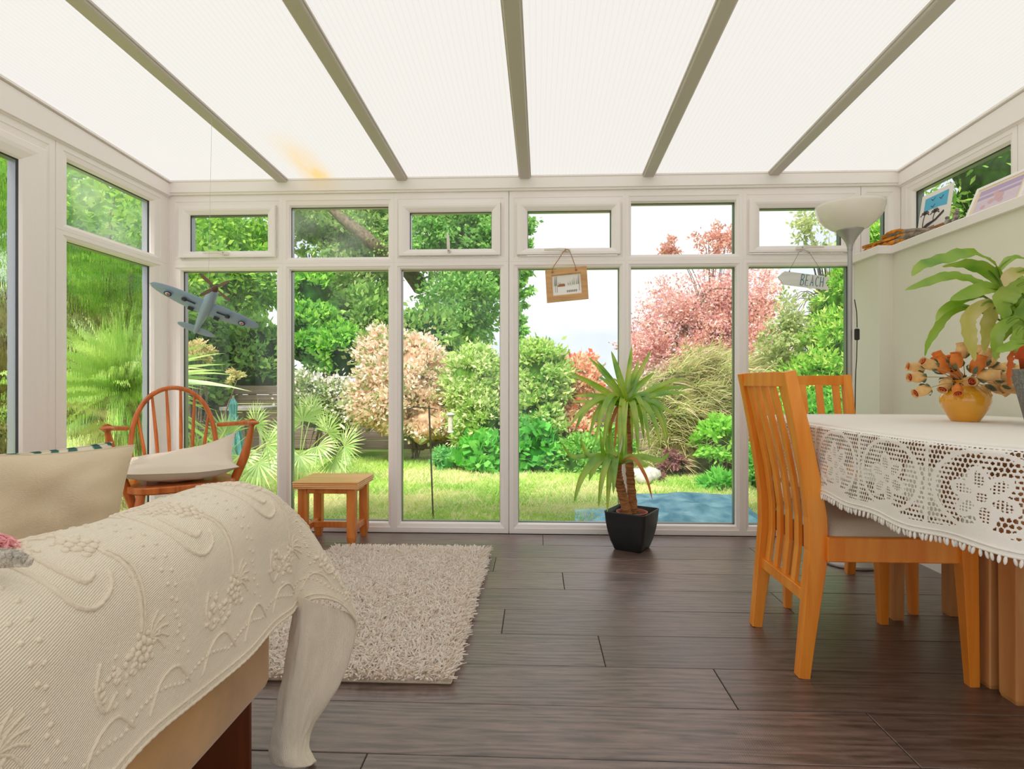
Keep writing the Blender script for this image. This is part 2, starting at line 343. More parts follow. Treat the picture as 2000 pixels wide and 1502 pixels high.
def window(wall, a0, a1, zb, g, opener=False, transom=True, z_t=None, upper=True, glass=GLASS, glassU=None, zh=None):
    """a0,a1 outer frame; g = (glass left, glass right); zb glass bottom"""
    WN[0] += 1; zh = zh or ZH
    base = wall.P((a0 + a1) / 2, 0 if zb < .5 else zb - .03, 0)
    t = thing('window_%d' % WN[0], base, kind='structure'); m = MB(); wl_, wr = g[0] - a0, a1 - g[1]
    if transom:
        zm = (ZT0 + ZT1) / 2
        if zb < ZT0: wall.frame(m, a0, zb - (.06 if zb < .5 else .03), a1, zm, FRP, (wl_, .06 if zb < .5 else .03, wr, zm - ZT0), FRM)
        wall.frame(m, a0, zm, a1, ZF, FRP, (wl_, ZT1 - zm, wr, ZF - zh), FRM)
    else:
        wall.frame(m, a0, zb - .06, a1, ZF, FRP, (wl_, .06, wr, ZF - zh), FRM)
    fr = m.build('window_frame', [UPVC, SEAL, SPACER], t)
    e = .012
    if transom:
        if zb < ZT0: wall.pane(g[0] - e, zb - e, g[1] + e, ZT0 + e).build('window_pane', glass, t)
        wall.pane(g[0] - e, ZT1 - e, g[1] + e, zh + e, -.05 if opener else -.035).build('window_pane', glassU or glass, t) if not opener else None
    else: wall.pane(g[0] - e, zb - e, g[1] + e, zh + e).build('window_pane', glass, t)
    if opener:
        m = MB(); s0, s1, z0, z1 = g[0] - .008, g[1] + .004, ZT1 - .002, ZH + .006
        ww = (.062, .040, .052, .050); wall.frame(m, s0, z0, s1, z1, SAP, ww, SAM)
        sa = m.build('window_sash', [UPVC, SEAL, SPACER], t)
        wall.pane(s0 + ww[0] - e, z0 + ww[1] - e, s1 - ww[2] + e, z1 - ww[3] + e, -.02).build('pane', glassU or glass, sa)
        m = MB(); hx = (s0 + s1) / 2 + opener[1]; hz = z0 + .022; P = wall.P
        m.tube([P(hx, hz, .016), P(hx, hz, .034)], [.012, .009], 12)
        if opener[0] == 'v': m.sweep([P(hx, hz, .034), P(hx - .002, hz + .03, .040), P(hx - .004, hz + .07, .04), P(hx - .008, hz + .105, .036)], [.016, .018, .016, .010], .009, wall.u, ch=.4)
        else:
            q = opener[2]
            m.sweep([P(hx - .03 * q, hz - .004, .026), P(hx, hz, .032), P(hx + .04 * q, hz + .002, .038), P(hx + .12 * q, hz + .001, .036)], [.016, .019, .014, .009], .010, (0, 0, 1), ch=.4)
        m.ell(P(hx, hz, .038), (.003, .003, .003), 6, 4, 1)
        m.build('window_handle', [HANDLE, SEAL], sa)
    return t
fx = lambda px: ay(px, 600, YW).x
W1 = window(FRONT, XL, fx(552), ZB, (fx(354), fx(538)), ('h', -.01, -1))
W2 = window(FRONT, fx(552), fx(769.5), ZB, (fx(565.5), fx(756.5)), glassU=GLASSH)
W3 = window(FRONT, fx(769.5), fx(993.5), ZB, (fx(782.5), fx(976)), ('v', .0))
W4 = window(FRONT, fx(994.5), fx(1222), ZB, (fx(1012.5), fx(1210)), ('h', -.02, -1))
W5 = window(FRONT, fx(1222), fx(1451), ZB, (fx(1234), fx(1437.5)))
W6 = window(FRONT, fx(1451), fx(1681), ZB, (fx(1465), fx(1660)), ('h', .0, 1))
W7 = window(FRONT, fx(1682), XR, ZT1 + .01, (fx(1703), fx(1733)), zh=ZH + .01)
# left wall: tall opening door bay nearest, then the two-light bay in the corner; repeats behind the camera
lb = window(LEFT, 2.56, 3.37, ZB, (2.641, 3.237), glass=GLASSW, glassU=GLASSH)
def leftdoor(a0, a1):
    global WN
    WN[0] += 1
    t = thing('window_%d' % WN[0], LEFT.P((a0 + a1) / 2, 0, 0), kind='structure'); m = MB()
    LEFT.frame(m, a0, 0, a1, ZF, FRP, (.07, .06, .067, .085), FRM); m.build('window_frame', [UPVC, SEAL, SPACER], t)
    m = MB(); LEFT.frame(m, a0 + .066, .055, a1 - .066, 1.916, SAP, (.12, .12, .12, .085), SAM); sa = m.build('window_sash', [UPVC, SEAL, SPACER], t)
    LEFT.pane(a0 + .18, .17, a1 - .18, 1.84, -.02).build('pane', GLASSW, sa); return t
leftdoor(1.60, 2.558)
for a in (-.2, .7): window(LEFT, a, a + .898, ZB, (a + .08, a + .81))
# right wall windows above the ledge
window(RIGHT, -3.364, -2.572, 1.62, (-3.273, -2.622), zh=1.933)
for a in (-2.57, -1.72, -.87, -.02): window(RIGHT, a, a + .848, 1.62, (a + .06, a + .78), zh=1.933)

# eaves beam over the front, wall plates at the sides
m = MB()
def bar(m, a, b, prof, n):
    m.loft([[Vector(a) + Vector(n) * d + Vector((0, 0, z)) for d, z in prof], [Vector(b) + Vector(n) * d + Vector((0, 0, z)) for d, z in prof]])
bar(m, (XL, YW, 0), (XR, YW, 0), [(-.08, ZF), (.012, ZF), (.014, ZF + .006), (.014, ZF + .01), (.022, ZF + .013), (.022, ZE - .012), (.026, ZE - .009), (.026, ZE), (-.08, ZE)], (0, -1, 0))
tag(m.build('trim_1', UPVC), kind='structure')
for i, (x, nx) in enumerate(((XL, 1), (XR, -1))):
    m = MB()
    for k in range(12):
        ya, yb = YB + (YW - YB) * k / 12, YB + (YW - YB) * (k + 1) / 12; ra = []
        for y in (ya, yb):
            zr = zroof(y) - .004; ra.append([Vector((x + nx * d, y, z)) for d, z in [(-.08, ZF - .012), (.004, ZF - .012), (.006, ZF - .006), (.018, ZF - .004), (.018, zr - .016), (.012, zr - .015), (.012, zr - .012), (.03, zr - .010), (.03, zr), (-.08, zr)]])
        m.loft(ra, 0, k in (0, 11))
    tag(m.build('trim_%d' % (i + 2), UPVC), kind='structure')
for i, (xa, xb) in enumerate(((XL - .08, XL + .003), (XR - .003, XR + .08))):
    m = MB(); m.bb((xa, YW - .008, 0 if i == 0 else 1.6), (xb, YW + .08, ZF + .07)); tag(m.build('trim_%d' % (i + 5), UPVC), kind='structure')
# roof: ribbed translucent polycarbonate sheets between rafters
def polymat():
    m = bpy.data.materials.new('opal_polycarbonate'); m.use_nodes = True; n = m.node_tree.nodes; l = m.node_tree.links; n.clear()
    o = n.new('ShaderNodeOutputMaterial'); t = n.new('ShaderNodeBsdfTranslucent'); d = n.new('ShaderNodeBsdfDiffuse'); mx = n.new('ShaderNodeMixShader'); mx.inputs[0].default_value = .25
    tc = n.new('ShaderNodeTexCoord'); wv = n.new('ShaderNodeTexWave'); wv.bands_direction = 'X'; wv.inputs['Scale'].default_value = 14.5; wv.inputs['Distortion'].default_value = 0
    r = n.new('ShaderNodeValToRGB'); e = r.color_ramp.elements; e[0].position = 0; e[0].color = (.455, .440, .420, 1); e[1].position = .25; e[1].color = (.475, .462, .444, 1)
    l.new(tc.outputs['Object'], wv.inputs['Vector']); l.new(wv.outputs[1], r.inputs[0])
    # orange water stain running down the ribs near the eaves
    sp = n.new('ShaderNodeSeparateXYZ'); l.new(tc.outputs['Object'], sp.inputs[0])
    mp = n.new('ShaderNodeMapping'); mp.inputs['Scale'].default_value = (6, 1.3, 1); l.new(tc.outputs['Object'], mp.inputs[0])
    ns = n.new('ShaderNodeTexNoise'); ns.inputs['Scale'].default_value = 3; ns.inputs['Detail'].default_value = 4; l.new(mp.outputs[0], ns.inputs['Vector'])
    def band(out, c, w):
        a = n.new('ShaderNodeMath'); a.operation = 'SUBTRACT'; a.inputs[1].default_value = c; l.new(out, a.inputs[0])
        b = n.new('ShaderNodeMath'); b.operation = 'ABSOLUTE'; l.new(a.outputs[0], b.inputs[0])
        k = n.new('ShaderNodeMapRange'); k.inputs[1].default_value = w; k.inputs[2].default_value = 0; l.new(b.outputs[0], k.inputs[0]); return k.outputs[0]
    def mul(a, b):
        q = n.new('ShaderNodeMath'); q.operation = 'MULTIPLY'; l.new(a, q.inputs[0]); l.new(b, q.inputs[1]); return q.outputs[0]
    st = mul(mul(band(sp.outputs[0], -1.27, .12), band(sp.outputs[1], 3.3, .55)), ns.outputs[0])
    k = n.new('ShaderNodeMath'); k.operation = 'MULTIPLY'; k.inputs[1].default_value = 2.0; k.use_clamp = True; l.new(st, k.inputs[0])
    mc = n.new('ShaderNodeMixRGB'); mc.inputs[2].default_value = (.53, .38, .17, 1); l.new(k.outputs[0], mc.inputs[0]); l.new(r.outputs[0], mc.inputs[1])
    l.new(mc.outputs[0], t.inputs[0]); l.new(mc.outputs[0], d.inputs[0]); l.new(t.outputs[0], mx.inputs[1]); l.new(d.outputs[0], mx.inputs[2]); l.new(mx.outputs[0], o.inputs[0]); return m
POLY = polymat()
rc = thing('ceiling', (0, 0, 0), kind='structure')
m = MB(); m.add([(XL - .06, YB, zroof(YB)), (XR + .06, YB, zroof(YB)), (XR + .06, YW + .1, zroof(YW + .1)), (XL - .06, YW + .1, zroof(YW + .1))], [(0, 1, 2, 3)])
m.build('roof_sheet', POLY, rc)
for x in (-1.495, -.783, -.063, .648, 1.358):
    m = MB(); pr = [(-.030, -.018), (-.026, -.022), (.026, -.022), (.030, -.018), (.030, -.012), (.036, -.010), (.036, -.001), (-.036, -.001), (-.036, -.010), (-.030, -.012)]
    m.loft([[Vector((x + (YW - y) * -.012 * (1 if x < 1 else .9) + a, y, zroof(y) + b)) for a, b in pr] for y in (YB, YW + .02)])
    m.build('rafter', TAUPE, rc)
# right dwarf wall with boxed pillar, ledge, skirting; rear wall opened for extra daylight
m = MB(); zl = 1.560
m.prism([(XR + .12, YB, 0), (XP, YB, 0), (XP, 3.135, 0), (1.815, 3.135, 0), (1.815, YW, 0), (XR + .12, YW, 0)], (0, 0, zl))
tag(m.build('wall_right', PLASTER), kind='structure')
m = MB(); e = .022
ol = [(XR, YB, zl), (XP - e, YB, zl), (XP - e, 3.135 - e - .0, zl), (1.815 - e, 3.135 - e, zl), (1.79, YW - .0, zl), (XR, YW, zl)]
o1 = [Vector(p) for p in ol]; o2 = [p + Vector((0, 0, .038)) for p in o1]; o3 = [p + Vector((.005 if i in (1, 2, 3, 4) else 0, .004 if i in (2, 3) else 0, .043)) for i, p in enumerate(o1)]
m.loft([o1, o2, o3]); tag(m.build('trim_4', UPVC), kind='structure')
ZLEDGE = zl + .043
m = MB(); m.prism([(XP, YB, 0), (XP - .018, YB, 0), (XP - .018, 3.117, 0), (1.797, 3.117, 0), (1.797, YW, 0), (1.815, YW, 0), (1.815, 3.135, 0), (XP, 3.135, 0)], (0, 0, .10))
tag(m.build('baseboard_right', UPVC), kind='structure')
m = MB(); m.bb((XL, YB - .1, 2.12), (XR, YB, 2.5)); m.bb((XL, YB - .1, 0), (XL + .25, YB, 2.12)); m.bb((XR - .25, YB - .1, 0), (XR, YB, 2.12)); tag(m.build('wall_back', PLASTERG), kind='structure')
BACK = Wall((0, YB, 0), (-1, 0, 0), (0, 1, 0))
for a in (-1.81, -.90, .02, .94):  # added unseen rear openings without panes, to brighten the room from behind
    WN[0] += 1; t = thing('window_%d' % WN[0], BACK.P(a + .45, 0, 0), kind='structure'); m = MB(); BACK.frame(m, a, 0, a + .91 if a < .9 else 1.94, 2.12, FRP, (.07, .07, .07, .07), FRM); m.build('window_frame', [UPVC, SEAL, SPACER], t)
m = MB(); m.bb((XL - .1, YB - .1, -.1), (XL, -.2, 2.3)); tag(m.build('wall_left', PLASTERG), kind='structure')
# ================================================================ FURNITURE
def dining_chair(loc, rz, label, ws=1.0):
    """local: front = +Y, seat width along X"""
    t = thing('dining_chair', loc, label, 'chair', 'slat-backed dining chairs at the table', rz=rz)
    hw = .205 * ws
    side = [(-.025, 0), (-.012, .12), (.004, .26), (.017, .38), (.014, .48), (-.004, .60), (-.030, .74), (-.056, .86), (-.068, .915)]
    for s in (-1, 1):
        m = MB(); m.sweep([(s * (hw - .022), y, z) for y, z in side], .036, [.034, .040, .05, .058, .056, .050, .044, .038, .036], (1, 0, 0), ch=.12); m.build('rear_leg', CHW, t, False)
        m = MB(); m.sweep([(s * (hw + .012) * 1.0, .445, 0), (s * (hw + .006), .435, .30), (s * (hw + .004), .430, .425)], [.026, .040, .046], [.028, .042, .048], (1, 0, 0), ch=.1); m.build('front_leg', CHW, t, False)
        m = MB(); m.cbox((s * (hw + .012), .035, .352), (s * (hw - .012), .415, .425), .003); m.build('seat_rail', CHW, t, False)
    m = MB(); m.cbox((-hw, .42, .352), (hw, .442, .425), .003); m.build('front_rail', CHW, t, False); m = MB(); m.cbox((-hw + .03, .030, .356), (hw - .03, .048, .422), .003); m.build('back_seat_rail', CHW, t, False)
    def cy(z):
        for (y0, z0), (y1, z1) in zip(side[:-1], side[1:]):
            if z0 <= z <= z1: return y0 + (y1 - y0) * (z - z0) / (z1 - z0)
        return side[-1][0]
    for zc, h, nm in ((.892, .046, 'top_rail'), (.232, .036, 'lower_rail')):
        m = MB(); n = 8; sg = 1 if zc > .5 else 0
        m.sweep([((-1 + 2 * i / n) * (hw - .036), cy(zc) - .010 * sg * (1 - (-1 + 2 * i / n) ** 2), zc) for i in range(n + 1)], h, .024, (0, 0, 1), ch=.1); m.build(nm, CHW, t, False)
    for k in range(5):
        x = (-1 + 2 * (k + .5) / 5) * (hw - .034); zs = [.25, .36, .46, .58, .70, .80, .872]
        m = MB(); m.sweep([(x, cy(z) - .009 * (1 - (x / hw) ** 2) * (z > .6) * (z - .6) / .28, z) for z in zs], .030, .013, (1, 0, 0), ch=.2); m.build('slat', CHW, t, False)
    # drop-in upholstered seat
    P = []
    for i in range(15):
        v = -1 + 2 * i / 14; row = []
        for j in range(15):
            u = -1 + 2 * j / 14; row.append((u * (hw - .004), .235 + v * .200, .424 + .048 * (max(0, (1 - u ** 6) * (1 - v ** 6))) ** .5))
        P.append(row)
    m = MB(); m.grid(P); m.build('seat', SEATC, t, False)
    return t
dining_chair((.824, 1.955, 0), -math.pi / 2, 'orange wooden slat-back dining chair with cream seat, side-on in front of the lace tablecloth', 1.0)
dining_chair((1.258, 2.735, 0), math.pi - .10, 'orange wooden slat-back dining chair on the far side of the table, nearest the windows', 1.05)

# ---- table
tb = thing('dining_table', (1.42, 1.7, 0), 'oval drop-leaf wooden dining table under a white lace cloth, against the plaster wall', 'table')
TC = (1.370, 1.765); TA, TBY = .510, .700
def oval(k, a=TA, b=TBY, n=4.2, c=TC):
    t = 2 * math.pi * k; ct, st = math.cos(t), math.sin(t)
    return (c[0] + a * abs(ct) ** (2 / n) * (1 if ct > 0 else -1), c[1] + b * abs(st) ** (2 / n) * (1 if st > 0 else -1))
m = MB(); rings = []
for z, f in ((.724, .985), (.728, 1), (.742, 1), (.746, .99)): rings.append([(*oval(k / 72, TA * f - .012, TBY * f - .012), z) for k in range(72)])
m.loft(rings); m.build('tabletop', TBW, tb)
def tleg(px, py, wd=.052, shrink=.9):
    p = az(px, py, 0); m = MB(); m.sweep([(p.x, p.y, 0), (p.x, p.y, .012), (p.x, p.y, .724)], [wd * .8, wd * shrink, wd], [wd * .8, wd * shrink, wd], (1, 0, 0), ch=.12)
    m.build('table_leg', TBW, tb); return p
pa = tleg(1749, 1208, .046); pb = tleg(1858, 1200, .05); pc = tleg(1938, 1338, .06); pd = tleg(1990, 1368, .07)
m = MB(); m.sweep([(pa.x, pa.y, .26), (1.9 - .03, pa.y + .02, .26)], .03, .045, (0, 0, 1)); m.build('stretcher', TBW, tb)
m = MB(); m.cbox((pc.x, pc.y - .02, .60), (pa.x + .02, pa.y + .0, .724)); m.build('apron', TBW, tb)

# ---- lace tablecloth (real openwork: the holes are missing faces)
CLOTH = mat('white_cotton_lace', (244, 238, 230), .9, spec=.1, bump=.15, bs=500)
def cloth():
    zt = .7505; per = []; N = 2400
    pts = [oval(k / N) for k in range(N + 1)]; s = [0]
    for a, b in zip(pts[:-1], pts[1:]): s.append(s[-1] + math.hypot(b[0] - a[0], b[1] - a[1]))
    LT = s[-1]; DROP = .198; cell = .0017; nu = int(LT / cell); nv = int((DROP + .03) / cell)
    si = np.array(s); PX = np.array([p[0] for p in pts]); PY = np.array([p[1] for p in pts])
    U = np.linspace(0, LT, nu + 1); X = np.interp(U, si, PX); Y = np.interp(U, si, PY)
    tx = np.gradient(X); ty = np.gradient(Y); ln = np.hypot(tx, ty); nx, ny = ty / ln, -tx / ln
    vv = np.arange(nv + 1) * cell
    # profile: flat 0..; rolls over the edge, then hangs
    r = .012; out = np.where(vv < .02, vv - .02, np.where(vv < .02 + r * 1.57, r * np.sin((vv - .02) / r), r)); dn = np.where(vv < .02, 0, np.where(vv < .02 + r * 1.57, r * (1 - np.cos((vv - .02) / r)), r + vv - .02 - r * 1.57))
    hang = np.clip(dn / DROP, 0, 1)
    uu = U[:, None]; h = hang[None, :]
    fl = (np.sin(uu * 2 * np.pi / .33) * .5 + np.sin(uu * 2 * np.pi / .21 + 1.3) * .4) * .016 * h ** 1.5 + .012 * h
    fl = fl * np.clip((1.60 - Y[:, None]) / .25, .12, 1)
    hemd = 1 + .02 * np.sin(uu * 2 * np.pi / .25 + .6) * h
    OX = X[:, None] + nx[:, None] * (out[None, :] + fl); OY = Y[:, None] + ny[:, None] * (out[None, :] + fl); OZ = zt - dn[None, :] * hemd
    V = np.stack([OX, OY, OZ], -1).reshape(-1, 3)
    # openwork mask on face centres
    uc = (U[:-1] + cell / 2)[:, None] + 0 * vv[None, :-1]; vc = (vv[:-1] + cell / 2)[None, :] + 0 * U[:-1, None]
    su, sv = .0095, .0105; row = np.floor(vc / sv); a = (uc / su + .5 * (row % 2)) % 1 - .5; b = (vc / sv) % 1 - .5
    jit = .10 * np.sin(uc * 91 + vc * 57)
    hole = ((a / .36) ** 2 + (b / (.34 + jit)) ** 2) < 1
    hs = (((uc / .0066) % 1 - .5) / .30) ** 2 + (((vc / .0066) % 1 - .5) / .30) ** 2 < 1
    solid = (vc < .028) | (vc > .020 + r * 1.57 + DROP - .030)
    T = .235
    for c0, k in ((0, 0),):
        pu = (uc % T) - T / 2; q = vc - .128
        fl_ = np.zeros_like(uc, bool); inner = np.zeros_like(uc, bool); rr = np.hypot(pu, q); an = np.arctan2(q, pu)
        for p in range(6):
            t = p * math.pi / 3 + .3; cu, cv = .036 * math.cos(t), .036 * math.sin(t)
            lu = (pu - cu) * math.cos(t) + (q - cv) * math.sin(t); lv = -(pu - cu) * math.sin(t) + (q - cv) * math.cos(t)
            fl_ |= (lu / .027) ** 2 + (lv / .019) ** 2 < 1; inner |= (lu / .016) ** 2 + (lv / .010) ** 2 < 1
        fl_ |= rr < .022; inner |= rr < .010
        # arches and stems between the flowers
        ar = np.abs(np.hypot(pu / .100, (q + .01) / .083) - 1) < .055
        ar2 = np.abs(np.abs(pu) - T / 2) < .0045
        solid2 = ar | ar2
    keepsolid = solid | solid2 | fl_
    scallop = vc > (.020 + r * 1.57 + DROP - .033 - .022 * np.abs(np.cos(uc * np.pi / T + np.pi / 2)) ** 6)
    keepsolid |= scallop
    drop = (hole & ~keepsolid) | (inner & hs & ~scallop)
    upper = (vc > .030) & (vc < .052) & (((uc % T) > T * .15)); 
    keep = ~drop
    i, j = np.nonzero(keep); w_ = nv + 1; Fq = np.stack([i * w_ + j, (i + 1) * w_ + j, (i + 1) * w_ + j + 1, i * w_ + j + 1], -1)
    nF = len(Fq)
    # flat top inside the rim
    n2 = 144; vt = [(TC[0], TC[1], zt)]; rings_ = [.3, .6, .85, 1.0]
    for f in rings_:
        for k in range(n2):
            x, y = oval(k / n2); q = f; dx, dy = x - TC[0], y - TC[1]; L_ = math.hypot(dx, dy); e = (L_ - .0195) / L_ if f == 1.0 else f
            vt.append((TC[0] + dx * e, TC[1] + dy * e, zt + (.0006 * math.sin(k * 1.7) if f < 1 else 0)))
    base = len(V); ft = []
    for k in range(n2): ft.append((base, base + 1 + k, base + 1 + (k + 1) % n2, base + 1 + (k + 1) % n2))
    V = np.vstack([V, np.array(vt)]); quads = []
    for q in range(3):
        for k in range(n2):
            a_ = base + 1 + q * n2; quads.append((a_ + k, a_ + n2 + k, a_ + n2 + (k + 1) % n2, a_ + (k + 1) % n2))
    # centre fan as degenerate-free quads: join pairs
    fan = [(base, base + 1 + k, base + 1 + (k + 1) % n2, base + 1 + (k + 2) % n2) for k in range(0, n2, 2)]
    Fq = np.vstack([Fq, np.array(quads), np.array(fan)])
    # thickness: duplicate underside is unnecessary for an openwork thread cloth; add a solidify
    tc_ = thing('tablecloth', (TC[0], TC[1], zt - DROP), 'white lace tablecloth with flower pattern hanging from the dining table', 'tablecloth')
    o = npmesh('lace_cloth', V, Fq, CLOTH, tc_, smooth=True)
    so = o.modifiers.new('thickness', 'SOLIDIFY'); so.thickness = .0011; so.offset = 1
    # corded hem and bobble fringe
    m = MB(); hem = [(OX[i, -1], OY[i, -1], OZ[i, -1]) for i in range(0, nu + 1, 8)]
    m.tube([Vector(p) for p in hem], .0030, 6); m.tube([Vector(p) + Vector((0, 0, .010)) for p in hem], .0022, 5); m.build('hem_cord', CLOTH, o)
    m = MB(); step = .0098; kk = 0; x = 0
    while x < LT:
        i = min(nu, int(x / cell)); p = Vector((OX[i, -1], OY[i, -1], OZ[i, -1])); 
        if p.x < 1.86:
            tl = random.uniform(-.25, .25); R = RX(tl) @ RY(random.uniform(-.3, .3)); m.ell(p + R @ Vector((0, 0, -.0095)), (.0033, .0036, .0088), 7, 5, 0, R)
        x += step * random.uniform(.9, 1.1)
    o = m.build('bobble_fringe', CLOTH, o); o['kind'] = 'stuff'
cloth()

# ---- vase and wooden roses
VZ = .7515; vp = Vector((1.434, 1.995, VZ))
VASEM = mat('amber_glazed_ceramic', (242, 168, 40), .12, spec=.6, coat=.6, var=.12, vs=4)
t = thing('vase', vp, 'round amber glazed vase of wooden roses on the lace tablecloth', 'vase')
m = MB(); m.lathe([(.001, 0), (.036, 0), (.040, .003), (.052, .022), (.064, .045), (.0705, .066), (.070, .080), (.062, .096), (.046, .110), (.036, .117), (.034, .121), (.0345, .125), (.043, .136), (.045, .1375), (.043, .138), (.033, .127), (.031, .12), (.031, .10)], vp, 40); m.build('vase_body', VASEM, t)
ROSE = mat('peach_wood_petal', (255, 196, 128), .55, var=.14, vs=30, bump=.05); ROSEO = mat('bright_orange_wood_petal', (250, 136, 50), .55, var=.15, vs=30)
ROSEC = mat('dark_red_rose_heart', (160, 30, 18), .6); SEPAL = mat('grey_green_sepal', (98, 116, 92), .7); STEMM = mat('straw_stem', (196, 170, 122), .8)
def rose(pos, dr, s, om):
    pos = Vector(pos); dr = Vector(dr).normalized(); R = dr.to_track_quat('Z', 'Y').to_matrix()
    t = thing('wooden_rose', pos, None, 'flower'); m = MB()
    m.lathe([(.002, 0), (.009 * s, .004), (.0125 * s, .014 * s), (.0125 * s, .022 * s), (.0098 * s, .031 * s), (.0100 * s, .036 * s), (.0112 * s, .038 * s), (.0095 * s, .037 * s), (.008 * s, .033 * s)], pos, 12, 0, R)
    m.sweep([pos + R @ Vector((.0098 * s * math.cos(a), .0098 * s * math.sin(a), (.031 + .0015 * a) * s)) for a in np.linspace(0, 3.6, 9)], .006 * s, .0012, dr, 0)
    m.build('petals', ROSEO if om else ROSE, t)
    m = MB(); m.ell(pos + R @ Vector((0, 0, .0335 * s)), (.0078 * s, .0078 * s, .003 * s), 10, 4, 0, R)
    m.tube([pos + R @ Vector((.0011 * a * s * math.cos(a * 1.6), .0011 * a * s * math.sin(a * 1.6), .0375 * s)) for a in np.linspace(1, 6.2, 16)], .0007 * s, 4, 1); m.build('rose_heart', [ROSEC, ROSEO], t)
    m = MB()
    for k in range(4):
        a = k * 1.57 + random.random(); P = []
        for i in range(4):
            f = i / 3; r_ = (.007 + .010 * math.sin(f * 2.2)) * s; wv = .0042 * s * math.sin(math.pi * (.15 + .85 * f)); z = (.001 + .016 * f) * s
            c = Vector((r_ * math.cos(a), r_ * math.sin(a), z)); sd = Vector((-math.sin(a), math.cos(a), 0)) * wv; P.append([pos + R @ (c - sd), pos + R @ (c + sd)])
        m.grid(P)
    m.build('sepals', SEPAL, t); mouth = vp + Vector((random.uniform(-.02, .02), random.uniform(-.02, .02), .118))
    m = MB(); mid = (pos + mouth) / 2 + Vector((0, 0, .012)); m.tube(crom([mouth, mid, pos - dr * .001], 4), .0013, 5); m.build('stem', STEMM, t)
    return t
RS = [(1790, 718, 1, 0, 0, 1.0), (1792, 737, 1, .1, 0, 1.0), (1802, 763, 1, .5, 0, 1.0), (1816, 712, 1, -.5, 0, 1.0), (1838, 703, .4, -1, 1, 1.05), (1840, 716, .3, -.7, 1, 1.2), (1858, 712, .2, -.8, 1, 1.05),
      (1860, 744, -.4, -.3, 0, 1.1), (1868, 733, .2, -.2, 1, .95), (1848, 750, .3, .9, 0, 1.05), (1890, 747, 0, -.1, 0, 1.05), (1879, 686, 0, -.8, 0, 1.0), (1868, 705, -.1, -.9, 1, 1.0), (1870, 762, .1, .8, 1, .85),
      (1908, 716, -.3, -.9, 1, 1.2), (1922, 700, -.4, -.9, 0, 1.1), (1914, 690, -.2, -1, 0, .95), (1936, 704, -.6, -.9, 0, .9), (1928, 733, -.9, .2, 0, 1.15), (1950, 720, -1, -.1, 0, 1.1), (1958, 738, -1, .1, 0, 1.15), (1946, 755, -.8, .8, 0, 1.2),
      (1924, 764, -.3, 1, 0, .9), (1972, 757, -1, .6, 0, 1.05), (1985, 722, -1, -.2, 0, 1.0)]
pos_words = ['far left, upper of the pair', 'far left, lower of the pair', 'lowest on the left, drooping', 'upper left behind the red-orange buds']
for i, (px, py, hx, vy, om, s) in enumerate(RS):
    p = ad(px, py, 1.93 + random.uniform(-.06, .06)); d = (p - (vp + Vector((0, 0, .128)))); d.z = d.z * 1.0
    # heads point away from the mouth, biased to the image direction given
    dr = Vector((-hx, -.55 if i in (6, 7, 8, 9, 10, 13, 18, 20, 21, 23) else .1, -vy)) + d.normalized() * .6
    rose(p - dr.normalized() * .026, dr, s * 1.42, om)
names = ['pale peach wooden rose pointing far left, upper of the left pair', 'pale peach wooden rose pointing far left, lower of the left pair', 'peach wooden rose drooping lowest at the left of the vase',
 'peach wooden rose just above the left pair, pointing left', 'small red-orange wooden bud at the top of the left orange cluster', 'large bright orange wooden rose in the middle of the left orange cluster', 'orange wooden rose bud at the right of the left orange cluster',
 'peach wooden rose with dark heart facing out, left of the vase neck top', 'orange wooden bud between the orange cluster and the dark-hearted roses', 'peach wooden rose hanging over the vase shoulder at left', 'round wooden rose with dark heart directly above the vase mouth',
 'pale peach wooden rose highest in the bouquet, left of the hanging leaf', 'orange wooden bud behind the hanging leaf tip', 'small dark-hearted wooden bud resting on the left of the vase rim', 'large bright orange wooden rose right of the vase centre, pointing up',
 'peach wooden rose standing right of the big orange one', 'small peach wooden bud behind the right-hand upright rose', 'pale wooden rose beneath the pointed lily leaf on the right', 'peach wooden rose with dark heart low on the right, beside the stems', 'pale wooden rose reaching right beneath the twisted dry leaf',
 'peach wooden rose furthest right with dark heart, near the grey planter', 'large pale wooden rose drooping right below the others', 'orange wooden bud hanging against the right of the vase neck', 'wooden rose with dark heart, lowest on the far right', 'pale wooden rose at the far right edge, upper row']
for o, nme in zip([o for o in bpy.data.objects if o.name.startswith('wooden_rose')], names): o['label'] = nme; o['group'] = 'wooden roses in the amber vase'

# ---- peace lily in terracotta pot inside a grey planter
lp = Vector((1.532, 1.775, VZ))
TERRA = mat('terracotta_plastic', (206, 84, 30), .6, var=.1, vs=10); GREYP = mat('speckled_grey_planter', (126, 126, 120), .8, var=.25, vs=160, bump=.2, bs=200); SOIL = mat('brown_potting_soil', (92, 62, 44), .95, var=.4, vs=60, bump=.6, bs=80)
t = thing('planter', lp, 'tapered grey planter at the right edge of the table holding the lily pot', 'planter')
m = MB(); m.lathe([(.001, 0), (.060, 0), (.066, .01), (.100, .165), (.100, .170), (.094, .170), (.060, .02)], lp, 28); m.build('planter_body', GREYP, t)
t = thing('peace_lily', lp + Vector((0, 0, .05)), 'drooping lily with yellowing leaves in an orange pot on the table', 'potted plant')
m = MB(); q = lp + Vector((0, 0, .05)); m.lathe([(.001, 0), (.062, 0), (.080, .150), (.088, .152), (.091, .200), (.095, .202), (.095, .206), (.088, .204), (.082, .17)], q, 28); m.build('pot', TERRA, t)
m = MB(); m.lathe([(.001, .185), (.05, .188), (.086, .182)], q, 20); m.build('soil', SOIL, t)
